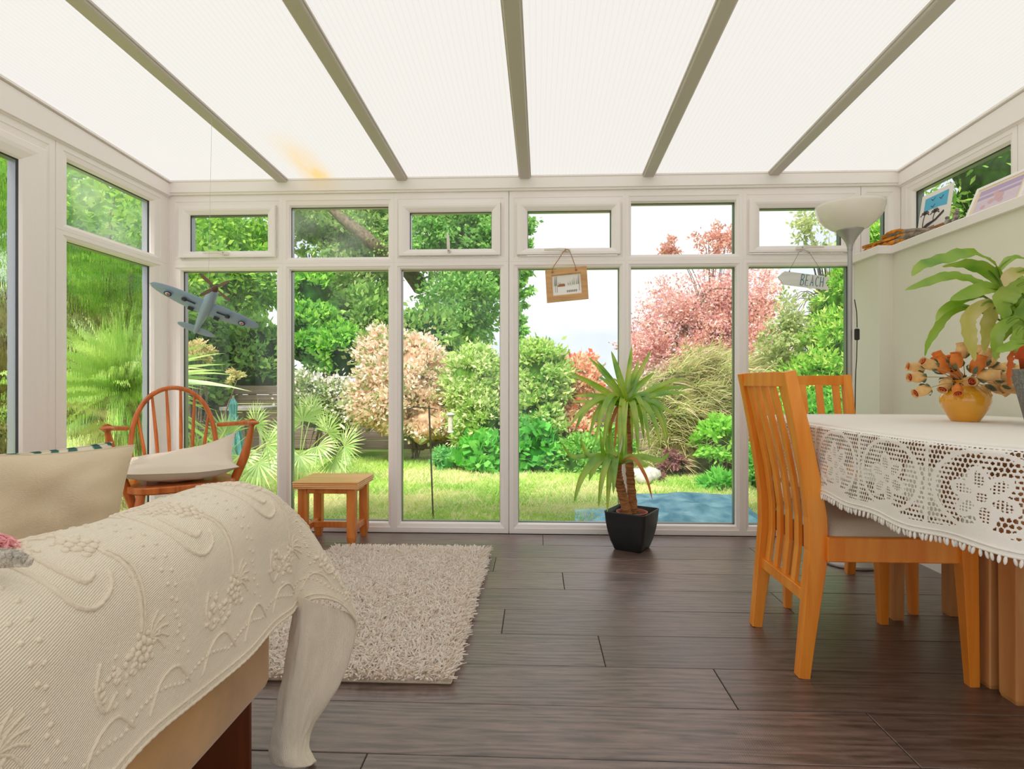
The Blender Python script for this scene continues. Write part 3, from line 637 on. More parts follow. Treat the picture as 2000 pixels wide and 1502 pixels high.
LILG = leafm('lily_green', [(96, 150, 26), (134, 176, 40), (150, 184, 60), (170, 190, 70)], .35, .07, .35, False); LILY = leafm('lily_fading_leaf', [(214, 196, 128), (190, 186, 90), (222, 204, 150)], .35, .05, .4, False)
def leaf(pts, wmax, nrm, sharp=1.0, fold=.25, ruf=0.0, n=5, tip=.02, base=.12):
    """ribbon leaf along a curve with a keel; nrm = approximate facing"""
    C = crom(pts, n); k = len(C); P = []; nr = Vector(nrm).normalized()
    for i, p in enumerate(C):
        f = i / (k - 1); tg = (C[min(i + 1, k - 1)] - C[max(i - 1, 0)]).normalized(); sd = tg.cross(nr)
        sd = sd.normalized() if sd.length > .05 else tg.orthogonal().normalized(); up = sd.cross(tg)
        wv = wmax * max(tip, (math.sin(math.pi * (base + (1 - base) * f) ** sharp)) ** .8) * .5
        rf = math.sin(i * 1.9) * ruf * wv
        P.append([p - sd * wv + up * (fold * wv + rf), p - sd * wv * .5 + up * fold * wv * .35, p, p + sd * wv * .5 + up * fold * wv * .35, p + sd * wv + up * (fold * wv - rf)])
    return P
lilies = [  # px points root->tip with depth, width m, fading?, facing
 ([(1960, 560, 1.78), (1945, 520, 1.76), (1900, 495, 1.72), (1850, 506, 1.70), (1800, 520, 1.68), (1781, 540, 1.66)], .050, 0, (0, -.7, .8)),
 ([(1958, 560, 1.80), (1930, 528, 1.79), (1885, 512, 1.76), (1840, 520, 1.74)], .045, 0, (0, -.5, -.9)),
 ([(1962, 570, 1.74), (1925, 558, 1.72), (1890, 545, 1.70), (1850, 540, 1.68), (1800, 556, 1.66), (1767, 567, 1.65)], .034, 0, (0, -.8, .5)),
 ([(1966, 572, 1.72), (1930, 562, 1.70), (1890, 574, 1.68), (1855, 586, 1.67)], .042, 0, (0, -.9, .3)),
 ([(1920, 578, 1.76), (1900, 580, 1.74), (1865, 592, 1.72), (1838, 610, 1.70), (1828, 628, 1.70)], .026, 0, (0, -.8, .5)),
 ([(1905, 606, 1.78), (1880, 600, 1.76), (1850, 612, 1.74), (1830, 640, 1.73), (1812, 670, 1.72), (1806, 696, 1.72)], .030, 0, (.3, -.9, .3)),
 ([(1938, 590, 1.72), (1915, 598, 1.70), (1890, 622, 1.69), (1892, 655, 1.69), (1898, 680, 1.69), (1904, 706, 1.70)], .045, 1, (0, -1, .1)),
 ([(1960, 596, 1.76), (1940, 604, 1.75), (1928, 630, 1.74), (1925, 655, 1.74), (1921, 690, 1.74)], .045, 1, (0, -1, .1)),
 ([(1988, 620, 1.70), (1965, 632, 1.69), (1948, 650, 1.68), (1945, 680, 1.68), (1944, 704, 1.69)], .036, 0, (-.2, -1, .1)),
 ([(2010, 555, 1.72), (1985, 560, 1.70), (1968, 575, 1.69), (1955, 590, 1.69), (1962, 612, 1.7), (1968, 628, 1.7)], .060, 0, (0, -1, .2)),
 ([(2010, 530, 1.70), (1985, 532, 1.69), (1966, 545, 1.68), (1963, 560, 1.68)], .038, 1, (0, -.8, .5)),
 ([(1950, 530, 1.85), (1975, 505, 1.85), (2010, 508, 1.85), (2060, 530, 1.85)], .030, 0, (0, -.5, .8)),
 ([(2000, 580, 1.78), (1975, 600, 1.78), (1962, 640, 1.78), (1955, 668, 1.78)], .060, 0, (.2, -1, 0)),
 ([(1998, 640, 1.66), (1985, 655, 1.65), (1982, 672, 1.65), (1981, 690, 1.65)], .035, 0, (0, -1, 0)),
 ([(2010, 668, 1.64), (1985, 672, 1.62), (1960, 682, 1.61), (1945, 688, 1.60)], .028, 0, (0, -.8, .6)),
 ([(2030, 590, 1.75), (2010, 600, 1.74), (1995, 640, 1.74), (2000, 680, 1.74)], .070, 0, (0, -1, .1)),
 ([(1985, 540, 1.78), (2000, 560, 1.78), (2030, 590, 1.78)], .05, 0, (0, -1, .2))]
root = ad(2032, 690, 1.80)
for i, (P, wd, fade, nr) in enumerate(lilies):
    pp = [ad(*p) for p in P]; m = MB(); m.grid(leaf(pp, wd, nr, 1.15, .22, .16)); o = m.build('leaf', LILY if fade else LILG, t)
    if fade: o['label'] = 'yellowed drooping leaf'
    m = MB(); mid = (root + pp[0]) / 2 + Vector((0, 0, .02)); m.tube(crom([root + Vector((random.uniform(-.03, .03), random.uniform(-.03, .03), -.01)), mid, pp[0], pp[1]], 5), [.0032] * 15 + [.001], 6); m.build('stalk', LILG, t)
m = MB(); m.grid(leaf([ad(1985, 690, 1.66), ad(1972, 692, 1.64), ad(1970, 710, 1.64), ad(1968, 735, 1.64), ad(1972, 758, 1.64)], .018, (0, -1, 0), 1, .8, .5)); m.build('dry_leaf', mat('rust_dry_leaf', (196, 96, 34), .7), t)['label'] = 'curled rust-brown dry leaf'

# ---- floor lamp
lx = az(1664, 1040, 0); lb_ = Vector((1.535, 2.895, 0)); t = thing('floor_lamp', lb_, 'silver uplighter floor lamp with white glass bowl beside the plaster pillar', 'lamp')
SHADE = mat('opal_white_glass', (240, 232, 220), .25, spec=.5, coat=.3)
m = MB(); m.lathe([(.001, 0), (.125, 0), (.13, .006), (.125, .018), (.03, .026), (.014, .04), (.0125, .06)], lb_, 32); m.build('lamp_base', METAL, t)
m = MB(); m.lathe([(.0105, .03), (.0105, 1.53)], lb_, 16); pole_ = m.build('lamp_pole', METAL, t)
m = MB(); m.lathe([(.012, 1.53), (.013, 1.545), (.019, 1.565), (.034, 1.592), (.058, 1.622), (.061, 1.627), (.055, 1.628)], lb_, 32); m.build('lamp_cup', METAL, t)
m = MB(); m.lathe([(.050, 1.622), (.085, 1.638), (.120, 1.668), (.142, 1.70), (.152, 1.735), (.153, 1.75), (.149, 1.75), (.147, 1.735), (.137, 1.703), (.116, 1.674), (.083, 1.645), (.01, 1.63)], lb_, 40); m.build('lamp_shade', SHADE, t)
m = MB(); m.tube(crom([ad(1669, 585, 2.80), ad(1673, 610, 2.80), ad(1674, 640, 2.80)], 5), .0022, 6); m.tube(crom([ad(1674, 660, 2.80), ad(1673, 700, 2.80), ad(1671, 740, 2.80), ad(1670, 830, 2.81), ad(1669, 1000, 2.83)], 5), .0022, 6)
c = ad(1674, 653, 2.8); m.cbox(c + Vector((-.010, -.007, -.028)), c + Vector((.010, .009, .028)), .004); m.build('cord_switch', BLACKC, pole_)

# ---- yucca in black square pot
PC = Vector((.512, 3.108, 0)); t = thing('yucca_plant', PC, 'tall spiky green yucca in a square black tapered pot by the window', 'potted plant'); R = RZ(math.radians(-31))
def sq(z, h, r, k=6):
    out = []
    for q in range(4):
        cx, cy = ((1, 1), (-1, 1), (-1, -1), (1, -1))[q]
        for i in range(k): a = math.pi / 2 * (q + i / (k - 1)); out.append(PC + R @ Vector((cx * (h - r) + r * math.cos(a), cy * (h - r) + r * math.sin(a), z)))
    return out
m = MB(); m.loft([sq(0, .070, .02), sq(.004, .076, .02), sq(.05, .092, .022), (sq(.10, .103, .022)), sq(.15, .110, .02), sq(.196, .113, .018), sq(.202, .115, .018), sq(.206, .113, .018), sq(.205, .108, .016), sq(.16, .105, .016), sq(.12, .10, .016)], 0, False, True)
m.add([*sq(0, .070, .02)], [tuple(range(24))]); m.build('square_pot', BLACKP, t)
m = MB(); m.lathe([(.001, .10), (.07, .10), (.080, .188), (.084, .190), (.084, .196), (.077, .196), (.074, .18)], PC, 28); m.build('inner_pot', mat('red_brown_plastic', (170, 82, 58), .55), t)
m = MB(); m.lathe([(.001, .186), (.04, .188), (.075, .182)], PC, 20); m.build('soil', SOIL, t)
BARK = mat('ringed_yucca_bark', (172, 116, 68), .85, var=.4, vs=14, stretch=(1, 1, 6), bump=.7, bs=30)
def cane(P, r0, r1):
    C = crom(P, 14); m = MB(); n = len(C); rr = [r0 + (r1 - r0) * i / (n - 1) + (.0022 if i % 3 == 0 else -.0012) for i in range(n)]; m.tube(C, rr, 14); return m
c1, c2 = ad(1222, 790, 3.10), ad(1206, 905, 3.02)
cane([PC + Vector((.012, .01, .17)), ad(1231, 930, 3.11), ad(1226, 860, 3.11), c1], .024, .019).build('cane', BARK, t)
cane([PC + Vector((-.02, -.015, .17)), ad(1214, 960, 3.06), ad(1206, 925, 3.04), c2], .026, .022).build('cane', BARK, t)
YG = leafm('yucca_leaf', [(96, 160, 24), (140, 190, 34), (176, 206, 56), (196, 210, 80)], .35, .08, .35, False); DRY = leafm('dry_yucca_leaf', [(190, 110, 50), (222, 166, 110)], .2, 0, .5, False)
YL = [(1234, 676, 0), (1272, 684, 0), (1248, 703, 0), (1278, 728, 0), (1338, 739, -.02), (1345, 757, .0), (1345, 769, -.05), (1320, 812, -.12), (1150, 698, 0), (1163, 702, .03), (1194, 686, 0), (1201, 710, .04), (1168, 736, .0), (1113, 728, -.05), (1120, 774, .0), (1116, 786, -.08), (1114, 833, -.06), (1124, 838, -.02), (1142, 800, .08), (1300, 780, .08), (1290, 868, -.14), (1304, 875, -.1), (1305, 855, .0), (1269, 880, -.18), (1247, 892, -.16), (1258, 860, .02), (1164, 862, -.1), (1178, 880, -.16), (1208, 898, -.22), (1196, 740, -.1), (1211, 792, -.14), (1182, 870, .05), (1235, 870, .06), (1152, 848, .06), (1218, 890, -.24), (1240, 720, .06)]
def yleaf(c, tx, ty, dd, base_d, wd, mt):
    tip = ad(tx, ty, base_d + dd + random.uniform(-.05, .05)); v = tip - c; ln = v.length; start = c + v.normalized() * .01
    droop = ty > 790
    if ty < 730 or (abs(v.z) < .06 and not droop): pts = [start, c + v * .35 + Vector((0, 0, .012)), c + v * .7 + Vector((0, 0, .01)), tip]
    elif droop:
        hx = Vector((v.x, v.y, 0)); pts = [start, c + hx * .45 + Vector((0, 0, .035)), c + hx * .82 + Vector((0, 0, v.z * .32)), tip]
    else: pts = [start, c + v * .4 + Vector((0, 0, .02)), c + v * .75 + Vector((0, 0, .018)), tip]
    m = MB(); nr = (v.normalized() * -.2 + Vector((0, -.75, .65)));
    if ty < 730: nr = Vector((random.uniform(-.3, .3), -1, .1))
    m.grid(leaf(pts, wd, nr, 1.0, .35, 0, 6, .03, .28)); m.build('leaf', mt, t)
for tx, ty, dd in YL: yleaf(c1 + Vector((random.uniform(-.008, .008), random.uniform(-.008, .008), random.uniform(-.02, .02))), tx, ty, dd, 3.10, random.uniform(.027, .038), YG)
for tx, ty, dd in [(1098, 866, 0), (1308, 883, -.05), (1268, 908, -.08), (1134, 855, .02), (1121, 982, -.1), (1169, 990, -.12), (1186, 1000, -.14), (1198, 965, -.16), (1150, 940, 0), (1182, 830, .05), (1190, 800, .05), (1222, 815, -.05), (1172, 842, -.05), (1148, 895, .05)]:
    yleaf(c2, tx, ty, dd, 3.02, random.uniform(.032, .044), YG)
for tx, ty, dd in [(1190, 850, 0), (1200, 880, -.1), (1212, 870, -.12), (1206, 845, -.1), (1196, 940, -.1), (1274, 976, -.14), (1190, 960, -.1)]:
    yleaf(c1 + Vector((0, 0, -.05)) if ty < 900 else c2, tx, ty, dd, 3.05, .022, DRY)

# ---- wooden stool
sx0, sx1, sy0, sy1 = -1.300, -.945, 3.035, 3.345
t = thing('wooden_stool', ((sx0 + sx1) / 2, (sy0 + sy1) / 2, 0), 'small orange wooden side table with moulded top beside the rug', 'side table')
m = MB(); z = .352
for i, (d, h) in enumerate(((0, .010), (-.004, .002), (.0, .008), (-.004, .002), (.0, .008), (-.005, .002), (-.001, .007))):
    m.cbox((sx0 - d, sy0 - d, z - h), (sx1 + d, sy1 + d, z), .0012 if h < .005 else .0035); z -= h
m.build('stool_top', STT, t); i_ = .022; lw = .046
for ax_ in (sx0 + i_, sx1 - i_ - lw):
    for ay_ in (sy0 + i_, sy1 - i_ - lw):
        m = MB(); c = Vector((ax_ + lw / 2, ay_ + lw / 2, 0)); m.sweep([c, c + Vector((0, 0, .05)), c + Vector((0, 0, .314))], [lw * .66, lw * .98, lw], [lw * .66, lw * .98, lw], (1, 0, 0), ch=.08); m.build('leg', STW, t)
m = MB(); m.cbox((sx0 + i_ + lw, sy0 + i_ + .006, .285), (sx1 - i_ - lw, sy0 + i_ + .03, .314)); m.cbox((sx0 + i_ + lw, sy1 - i_ - .03, .285), (sx1 - i_ - lw, sy1 - i_ - .006, .314))
for xx in (sx0 + i_ + .008, sx1 - i_ - .034): m.cbox((xx, sy0 + i_ + lw, .285), (xx + .026, sy1 - i_ - lw, .314))
m.build('apron', STW, t)
for xx in (sx0 + i_ + .010, sx1 - i_ - .036): m = MB(); m.cbox((xx, sy0 + i_ + lw, .072), (xx + .026, sy1 - i_ - lw, .108)); m.build('stretcher', STW, t)
m = MB(); yc = (sy0 + sy1) / 2; m.cbox((sx0 + i_ + .036, yc - .012, .074), (sx1 - i_ - .036, yc + .012, .106)); m.build('stretcher', STW, t)

# ---- spindle-back armchair (local: front = -Y)
t = thing('spindle_armchair', (-1.735, 2.76, 0), 'orange wooden spindle-back armchair in the window corner with a cream cushion', 'armchair', rz=math.radians(40))
AS = .41; t.scale = (1.03, 1, 1)
def tl(name, P, r, n=10, k=5): m = MB(); C = crom(P, k); q = np.interp(np.linspace(0, 1, len(C)), np.linspace(0, 1, len(r)), r); m.tube(C, list(q), n); m.build(name, WINW, t, False)
m = MB(); ol = []
for k in range(40):
    a = 2 * math.pi * k / 40; x = .225 * abs(math.cos(a)) ** .55 * np.sign(math.cos(a)); y = .205 * abs(math.sin(a)) ** .6 * np.sign(math.sin(a)); ol.append((x * (1 - .12 * (y > 0) * y / .2), y))
m.loft([[(x * f, y * f, z) for x, y in ol] for z, f in ((AS - .034, .97), (AS - .028, 1), (AS - .006, 1), (AS, .985))]); m.build('seat', WINW, t, False)
for s in (-1, 1):
    tl('leg', [(s * .17, -.15, AS - .03), (s * .20, -.175, .2), (s * .225, -.20, 0)], [.017, .024, .013]); tl('leg', [(s * .14, .13, AS - .03), (s * .17, .18, .2), (s * .20, .235, 0)], [.017, .024, .013])
    tl('armrest', [(s * .20, .200, .655), (s * .262, .06, .668), (s * .285, -.06, .678), (s * .292, -.12, .680)], [.011, .012, .017, .020])
    m = MB(); m.ell((s * .292, -.135, .680), (.028, .042, .011), 12, 6); m.build('arm_paddle', WINW, t, False)
    tl('arm_post', [(s * .292, -.12, .674), (s * .262, -.10, .52), (s * .205, -.07, AS - .06), (s * .185, -.055, .24)], [.010, .022, .020, .014])
hoop = []
for k in range(25):
    a = math.pi * k / 24; z = AS + .02 + (.425 * math.sin(a) ** .72 if 0 < k < 24 else 0); x = -.185 * math.cos(a) * (1 + .10 * math.sin(a)); hoop.append(Vector((x, .165 + (z - AS) * .16, z)))
m = MB(); m.sweep(crom([Vector((-.165, .155, AS - .01))] + hoop[1:-1] + [Vector((.165, .155, AS - .01))], 3), .026, .022, (0, 1, 0), ch=.5, sm=True); m.build('bow_back', WINW, t, False)
for k in range(6):
    f = -1 + 2 * (k + .5) / 6; x0 = f * .135; x1 = f * .185; zt_ = AS + .02 + .425 * (1 - (x1 / .2) ** 2) ** .45
    tl('spindle', [(x0, .165, AS - .01), ((x0 + x1) / 2, .19, (AS + zt_) / 2), (x1, .165 + (zt_ - AS) * .16, zt_ - .004)], [.006, .0085, .006], 8)
m = MB(); m.tube([(-.16, -.02, .17), (.16, -.02, .17)], .011, 8); m.build('stretcher', WINW, t, False)

def pillow(name, R, c, w, h, th, mt, parent=None, label=None, cat=None, ears=.10, wr=.010, n=26, sag=None, seam=True, group=None):
    c = Vector(c); P = {1: [], -1: []}; edge = []
    for s in (1, -1):
        for i in range(n + 1):
            v = -1 + 2 * i / n; row = []
            for j in range(n + 1):
                u = -1 + 2 * j / n; x = u * (1 - ears * (1 - v * v)) * w / 2; y = v * (1 - ears * (1 - u * u)) * h / 2
                e = max(0, (1 - u * u) * (1 - v * v)); z = s * th / 2 * e ** .42
                nz = noise.noise(Vector((u * 2.2 + c.x * 3, v * 2.2, s * 2 + c.y))) * wr + noise.noise(Vector((u * 5, v * 5 + 3, c.x))) * wr * .5
                z += nz * min(1, e * 6) + wr * .6 * noise.noise(Vector((u * 1.5, v * 1.5, 9)))
                q = Vector((x, y, z))
                if sag: q = sag(q, u, v)
                row.append(c + R @ q)
            P[s].append(row)
    m = MB(); m.grid(P[1]); m.grid([r[::-1] for r in P[-1]])
    rim = P[1][0][:-1] + [r[-1] for r in P[1]][:-1] + P[1][-1][::-1][:-1] + [r[0] for r in P[1]][::-1]
    if seam: m.tube(rim, .0022, 5)
    o = m.build(name, mt, parent)
    if parent is None: tag(o, label, cat, group)
    return o
def sagc(q, u, v):
    q.z += .09 * max(0, u * .5 + .5) ** 2.5 * max(0, v * .5 + .5) ** 2.5 * 1.3 + .012 * u * u + .02 * max(0, v) ** 2; return q
pillow('seat_cushion', RZ(math.radians(30)), (-1.728, 2.745, .470), .50, .43, .12, CREAMC, label='cream square cushion lying on the seat of the orange spindle armchair', cat='cushion', sag=sagc, wr=.008)
# ================================================================ SOFA, THROW, CUSHIONS
t = thing('sofa', (-1.2, .85, 0), 'tan suede sofa under a cream throw in the left foreground', 'sofa')
def rbox(m, a, b, r=.03, mi=0):
    a, b = Vector(a), Vector(b); c = (a + b) / 2; h = (b - a) / 2
    def ring(z, ins):
        out = []
        for q in range(4):
            cx, cy = ((1, 1), (-1, 1), (-1, -1), (1, -1))[q]
            for i in range(6): an = math.pi / 2 * (q + i / 5); out.append(Vector((c.x + cx * (h.x - ins - r) + r * math.cos(an), c.y + cy * (h.y - ins - r) + r * math.sin(an), z)))
        return out
    m.loft([ring(a.z, r * .5), ring(a.z + r * .25, r * .12), ring(a.z + r * .6, 0), ring(b.z - r * .6, 0), ring(b.z - r * .25, r * .12), ring(b.z, r * .5)], mi, True, True)
m = MB(); rbox(m, (-.79, .30, .205), (-.590, 1.285, .600), .035); m.build('arm', SUEDE, t)
m = MB(); rbox(m, (-2.08, .30, .205), (-1.88, 1.295, .635), .035); m.build('arm', SUEDE, t)
m = MB(); rbox(m, (-1.88, .34, .205), (-.80, 1.27, .26), .02); m.build('seat_base', SUEDE, t)
m = MB(); rbox(m, (-1.88, .48, .26), (-.80, 1.27, .345), .035); m.build('seat', SUEDE, t)
m = MB(); rbox(m, (-1.88, .30, .26), (-.80, .46, .78), .05); m.build('backrest', SUEDE, t)
for x0 in (-.80, -2.06):
    for y0 in (1.275, .33): m = MB(); m.cbox((x0, y0, 0), (x0 + .158, y0 + .075 if y0 < 1 else y0 + .07 - .06, .205), .003); m.build('leg', DARKW, t)

def throwmat():
    m, n, l, b = nt('cream_matelasse_cotton'); b.inputs['Base Color'].default_value = L((251, 238, 217)); b.inputs['Roughness'].default_value = .92
    b.inputs['Specular IOR Level'].default_value = .15; b.inputs['Sheen Weight'].default_value = .2
    g = n.new('ShaderNodeUVMap'); g.uv_map = 'weave'
    w1 = n.new('ShaderNodeTexWave'); w1.bands_direction = 'Y'; w1.inputs['Scale'].default_value = 100; w1.inputs['Distortion'].default_value = .3
    l.new(g.outputs[0], w1.inputs['Vector']); x = n.new('ShaderNodeTexNoise'); x.inputs['Scale'].default_value = 260; l.new(g.outputs[0], x.inputs['Vector'])
    a = n.new('ShaderNodeMath'); a.operation = 'MULTIPLY_ADD'; a.inputs[1].default_value = .5; l.new(x.outputs[0], a.inputs[0]); l.new(w1.outputs[1], a.inputs[2])
    u = n.new('ShaderNodeBump'); u.inputs['Strength'].default_value = .6; u.inputs['Distance'].default_value = .0021; l.new(a.outputs[0], u.inputs['Height']); l.new(u.outputs[0], b.inputs['Normal'])
    return m
THROW = throwmat()
PRO = [(-.83, .50), (-.80, .585), (-.755, .640), (-.70, .660), (-.64, .657), (-.590, .632), (-.563, .585), (-.556, .52), (-.552, .44), (-.550, .372)]
net = []
for i, y in enumerate((.22, .36, .50, .64, .78, .92, 1.06, 1.18, 1.255)):
    row = []
    for j, (x, z) in enumerate(PRO):
        f = max(0, (j - 4) / 5); wv = .010 * math.sin(i * 1.9 + j * .3) * f; row.append(Vector((x + abs(wv) + .004 * f, y, z + .006 * math.sin(i * 1.3 + j) * f + .004 * math.sin(i * 2.1) - (.010 * f if 0 < i < 4 else 0))))
    net.append(row)
net.append([Vector(p) for p in [(-.83, 1.30, .49), (-.80, 1.305, .575), (-.755, 1.305, .628), (-.70, 1.305, .646), (-.64, 1.30, .645), (-.590, 1.30, .622), (-.565, 1.305, .575), (-.556, 1.31, .505), (-.550, 1.312, .435), (-.545, 1.305, .368)]])
net.append([Vector(p) for p in [(-.83, 1.335, .46), (-.80, 1.34, .54), (-.755, 1.345, .588), (-.70, 1.345, .606), (-.64, 1.34, .610), (-.590, 1.335, .598), (-.560, 1.34, .560), (-.540, 1.35, .490), (-.525, 1.355, .425), (-.515, 1.345, .372)]])
net.append([Vector(p) for p in [(-.83, 1.355, .40), (-.80, 1.36, .47), (-.755, 1.37, .52), (-.70, 1.375, .540), (-.64, 1.375, .552), (-.585, 1.375, .552), (-.545, 1.385, .52), (-.512, 1.395, .45), (-.490, 1.400, .385), (-.478, 1.39, .345)]])
net.append([Vector(p) for p in [(-.83, 1.365, .33), (-.80, 1.37, .39), (-.755, 1.385, .43), (-.70, 1.395, .455), (-.64, 1.405, .475), (-.580, 1.41, .482), (-.530, 1.415, .455), (-.490, 1.425, .39), (-.462, 1.43, .33), (-.450, 1.425, .292)]])
net.append([Vector(p) for p in [(-.83, 1.37, .25), (-.80, 1.375, .30), (-.755, 1.39, .34), (-.70, 1.41, .37), (-.64, 1.425, .385), (-.575, 1.432, .385), (-.52, 1.438, .365), (-.478, 1.442, .325), (-.456, 1.440, .288), (-.450, 1.432, .270)]])
NU, NVV = 10, 6
G = surf(net, NU, NVV); gh, gw = len(G), len(G[0])
# arc-length coordinates
rowlen = [0]
for i in range(1, gh): rowlen.append(rowlen[-1] + (G[i][gw // 2] - G[i - 1][gw // 2]).length)
collen = [0]
for j in range(1, gw): collen.append(collen[-1] + (G[40][j] - G[40][j - 1]).length)
def Sxy(a, b):
    # a metres along the arm, b metres over it -> point, normal
    i = min(max(np.interp(a, rowlen, range(gh)), 0), gh - 1.001); j = min(max(np.interp(b, collen, range(gw)), 0), gw - 1.001)
    i0, j0 = int(i), int(j); fi, fj = i - i0, j - j0; A, B, C, D = G[i0][j0], G[i0][j0 + 1], G[i0 + 1][j0], G[i0 + 1][j0 + 1]
    p = A.lerp(B, fj).lerp(C.lerp(D, fj), fi); nrm = (B - A + D - C).cross(C - A + D - B).normalized(); return p, -nrm if nrm.dot(Vector((1, -.2, .6))) < 0 else nrm
t = thing('sofa_throw', (-.65, .8, .37), 'cream embossed bedspread throw draped over the near arm of the tan sofa', 'throw')
def uvm(o, fn):
    me = o.data; uv = me.uv_layers.new(name='weave')
    for p in me.polygons:
        for li in p.loop_indices: uv.data[li].uv = fn(me.loops[li].vertex_index)
m = MB(); m.grid(G); o = m.build('cloth', THROW, t); md = o.modifiers.new('thickness', 'SOLIDIFY'); md.thickness = .003; md.offset = -1
uvm(o, lambda v: (rowlen[v // gw], collen[v % gw] + .3 * rowlen[v // gw]))
# stitched hem and raised (matelasse) pattern following the cloth
EMB = mat('cream_raised_cotton', (240, 226, 205), .92, spec=.15, bump=.25, bs=500, sheen=.2)
m = MB()
def cord(pts, r, step=.004, seg=5, beads=0):
    C = crom([Vector((a, b, 0)) for a, b in pts], 8); P = []; R_ = []
    for k, c in enumerate(C):
        p, nn = Sxy(c.x, c.y); P.append(p + nn * r * .0); R_.append(1.05 * r * (1 + .22 * math.sin(k * 2.4)) * (.55 if k in (0, len(C) - 1) else 1))
    m.tube(P, R_, 6)
def bead(a, b, r, e=1.3, rot=0):
    p, nn = Sxy(a, b); Q = nn.to_track_quat('Z', 'Y').to_matrix() @ RZ(rot); m.ell(p + nn * r * .05, (r * e, r, r * .60), 7, 5, 0, Q)
def flower(a, b, s, k=6):
    for q in range(k):
        an = q * 2 * math.pi / k + a * 7; bead(a + s * 1.15 * math.cos(an), b + s * 1.15 * math.sin(an), s * .52, 1.35, an)
        bead(a + s * 2.0 * math.cos(an + .4), b + s * 2.0 * math.sin(an + .4), s * .40, 1.4, an + 1)
    bead(a, b, s * .5, 1)
def cluster(a, b, w_, h_, n_):
    for q in range(n_): bead(a + random.gauss(0, w_), b + random.gauss(0, h_), random.uniform(.0035, .0058), random.uniform(1, 1.9), random.choice([0, .3, 1.4]))
top = collen[-1]
def motif(a, sc=1.0, shift=0):
    b0 = top - .30 + shift
    # C scrolls
    cord([(a - .075, b0 - .05), (a - .085, b0), (a - .075, b0 + .06), (a - .045, b0 + .085), (a - .010, b0 + .075), (a + .004, b0 + .05)], .0034)
    cord([(a - .052, b0 - .015), (a - .055, b0 + .02), (a - .040, b0 + .05), (a - .018, b0 + .045)], .0036)
    cord([(a - .075, b0 - .05), (a - .045, b0 - .085), (a, b0 - .09), (a + .04, b0 - .07)], .0032)
    flower(a + .012, b0 - .005, .0125); cluster(a + .01, b0 - .035, .018, .012, 12)
    cord([(a + .02, b0 + .02), (a + .032, b0 + .05), (a + .034, b0 + .10), (a + .030, b0 + .15)], .0034); cord([(a + .030, b0 + .02), (a + .044, b0 + .06), (a + .042, b0 + .11), (a + .034, b0 + .155)], .0028)
    flower(a + .03, b0 + .175, .011, 7); cluster(a + .0, b0 + .19, .022, .016, 22)
    for q in range(5):
        an = -1.2 + q * .45; c0 = (a + .045, b0 + .165); cord([c0, (c0[0] + .022 * math.cos(an), c0[1] + .02 * math.sin(an)), (c0[0] + .042 * math.cos(an + .2), c0[1] + .038 * math.sin(an + .2))], .0022)
    cord([(a - .05, b0 + .15), (a - .062, b0 + .18), (a - .05, b0 + .21), (a - .03, b0 + .20)], .003); cluster(a - .045, b0 + .18, .012, .014, 9)
    for q in range(15):
        f = q / 14; bead(a + .098 + .03 * f ** 3 - .012 * math.sin(f * 3), b0 - .11 + .33 * f, .0036, 1.1); bead(a + .118 - .018 * f ** 2, b0 - .11 + .34 * f, .0036, 1.1)
for a in (.06, .30, .54, .78, 1.02, 1.22): motif(a)
for a in (.18, .42, .66, .90, 1.12): cord([(a - .05, top - .50), (a - .055, top - .46), (a - .03, top - .42), (a + .01, top - .43), (a + .02, top - .46)], .003); flower(a, top - .47, .010); cluster(a + .03, top - .48, .015, .012, 8)
for q in range(130):
    a = q * .0105; 
    if a < 1.25: bead(a, top - .040 - .014 * abs(math.sin(a * math.pi / .13)), .0034, 1.1)
cord([(i * .05, top - .012) for i in range(0, 28)], .0022); cord([(i * .05, top - .001) for i in range(0, 28)], .0030)
for a in np.arange(.05, 1.25, .13): cord([(a, top - .03), (a + .03, top - .065), (a + .07, top - .07), (a + .10, top - .035)], .0026)
for a in (.22, .49, .75, 1.0): flower(a, top - .34, .010); cord([(a - .05, top - .36), (a - .02, top - .40), (a + .03, top - .40), (a + .06, top - .36)], .003); cluster(a + .03, top - .36, .02, .012, 10)
o = m.build('raised_pattern', EMB, t)
# the part hanging down to the floor behind the corner
n2 = [[ad(574, 1160, 1.345), ad(588, 1165, 1.325), ad(600, 1170, 1.330), ad(625, 1180, 1.37), ad(660, 1190, 1.42), ad(692, 1205, 1.455)],
      [ad(570, 1215, 1.345), ad(584, 1216, 1.322), ad(597, 1217, 1.330), ad(625, 1220, 1.375), ad(660, 1222, 1.42), ad(696, 1222, 1.455)],
      [ad(561, 1280, 1.340), ad(576, 1283, 1.318), ad(592, 1285, 1.325), ad(615, 1288, 1.37), ad(648, 1290, 1.41), ad(681, 1290, 1.445)],
      [ad(548, 1350, 1.335), ad(564, 1352, 1.312), ad(583, 1354, 1.320), ad(603, 1356, 1.355), ad(630, 1356, 1.39), ad(655, 1350, 1.42)],
      [ad(535, 1420, 1.330), ad(552, 1422, 1.305), ad(570, 1424, 1.310), ad(585, 1424, 1.33), ad(600, 1422, 1.36), ad(612, 1415, 1.39)],
      [ad(527, 1465, 1.330), ad(545, 1468, 1.300), ad(565, 1468, 1.300), ad(580, 1468, 1.315), ad(592, 1466, 1.335), ad(602, 1460, 1.365)],
      [ad(532, 1490, 1.325), ad(550, 1496, 1.295), ad(575, 1500, 1.285), ad(592, 1500, 1.290), ad(606, 1496, 1.310), ad(616, 1488, 1.335)]]
for r in n2:
    for p in r: p.z = max(p.z, .006)
G2 = surf(n2, 8, 8)
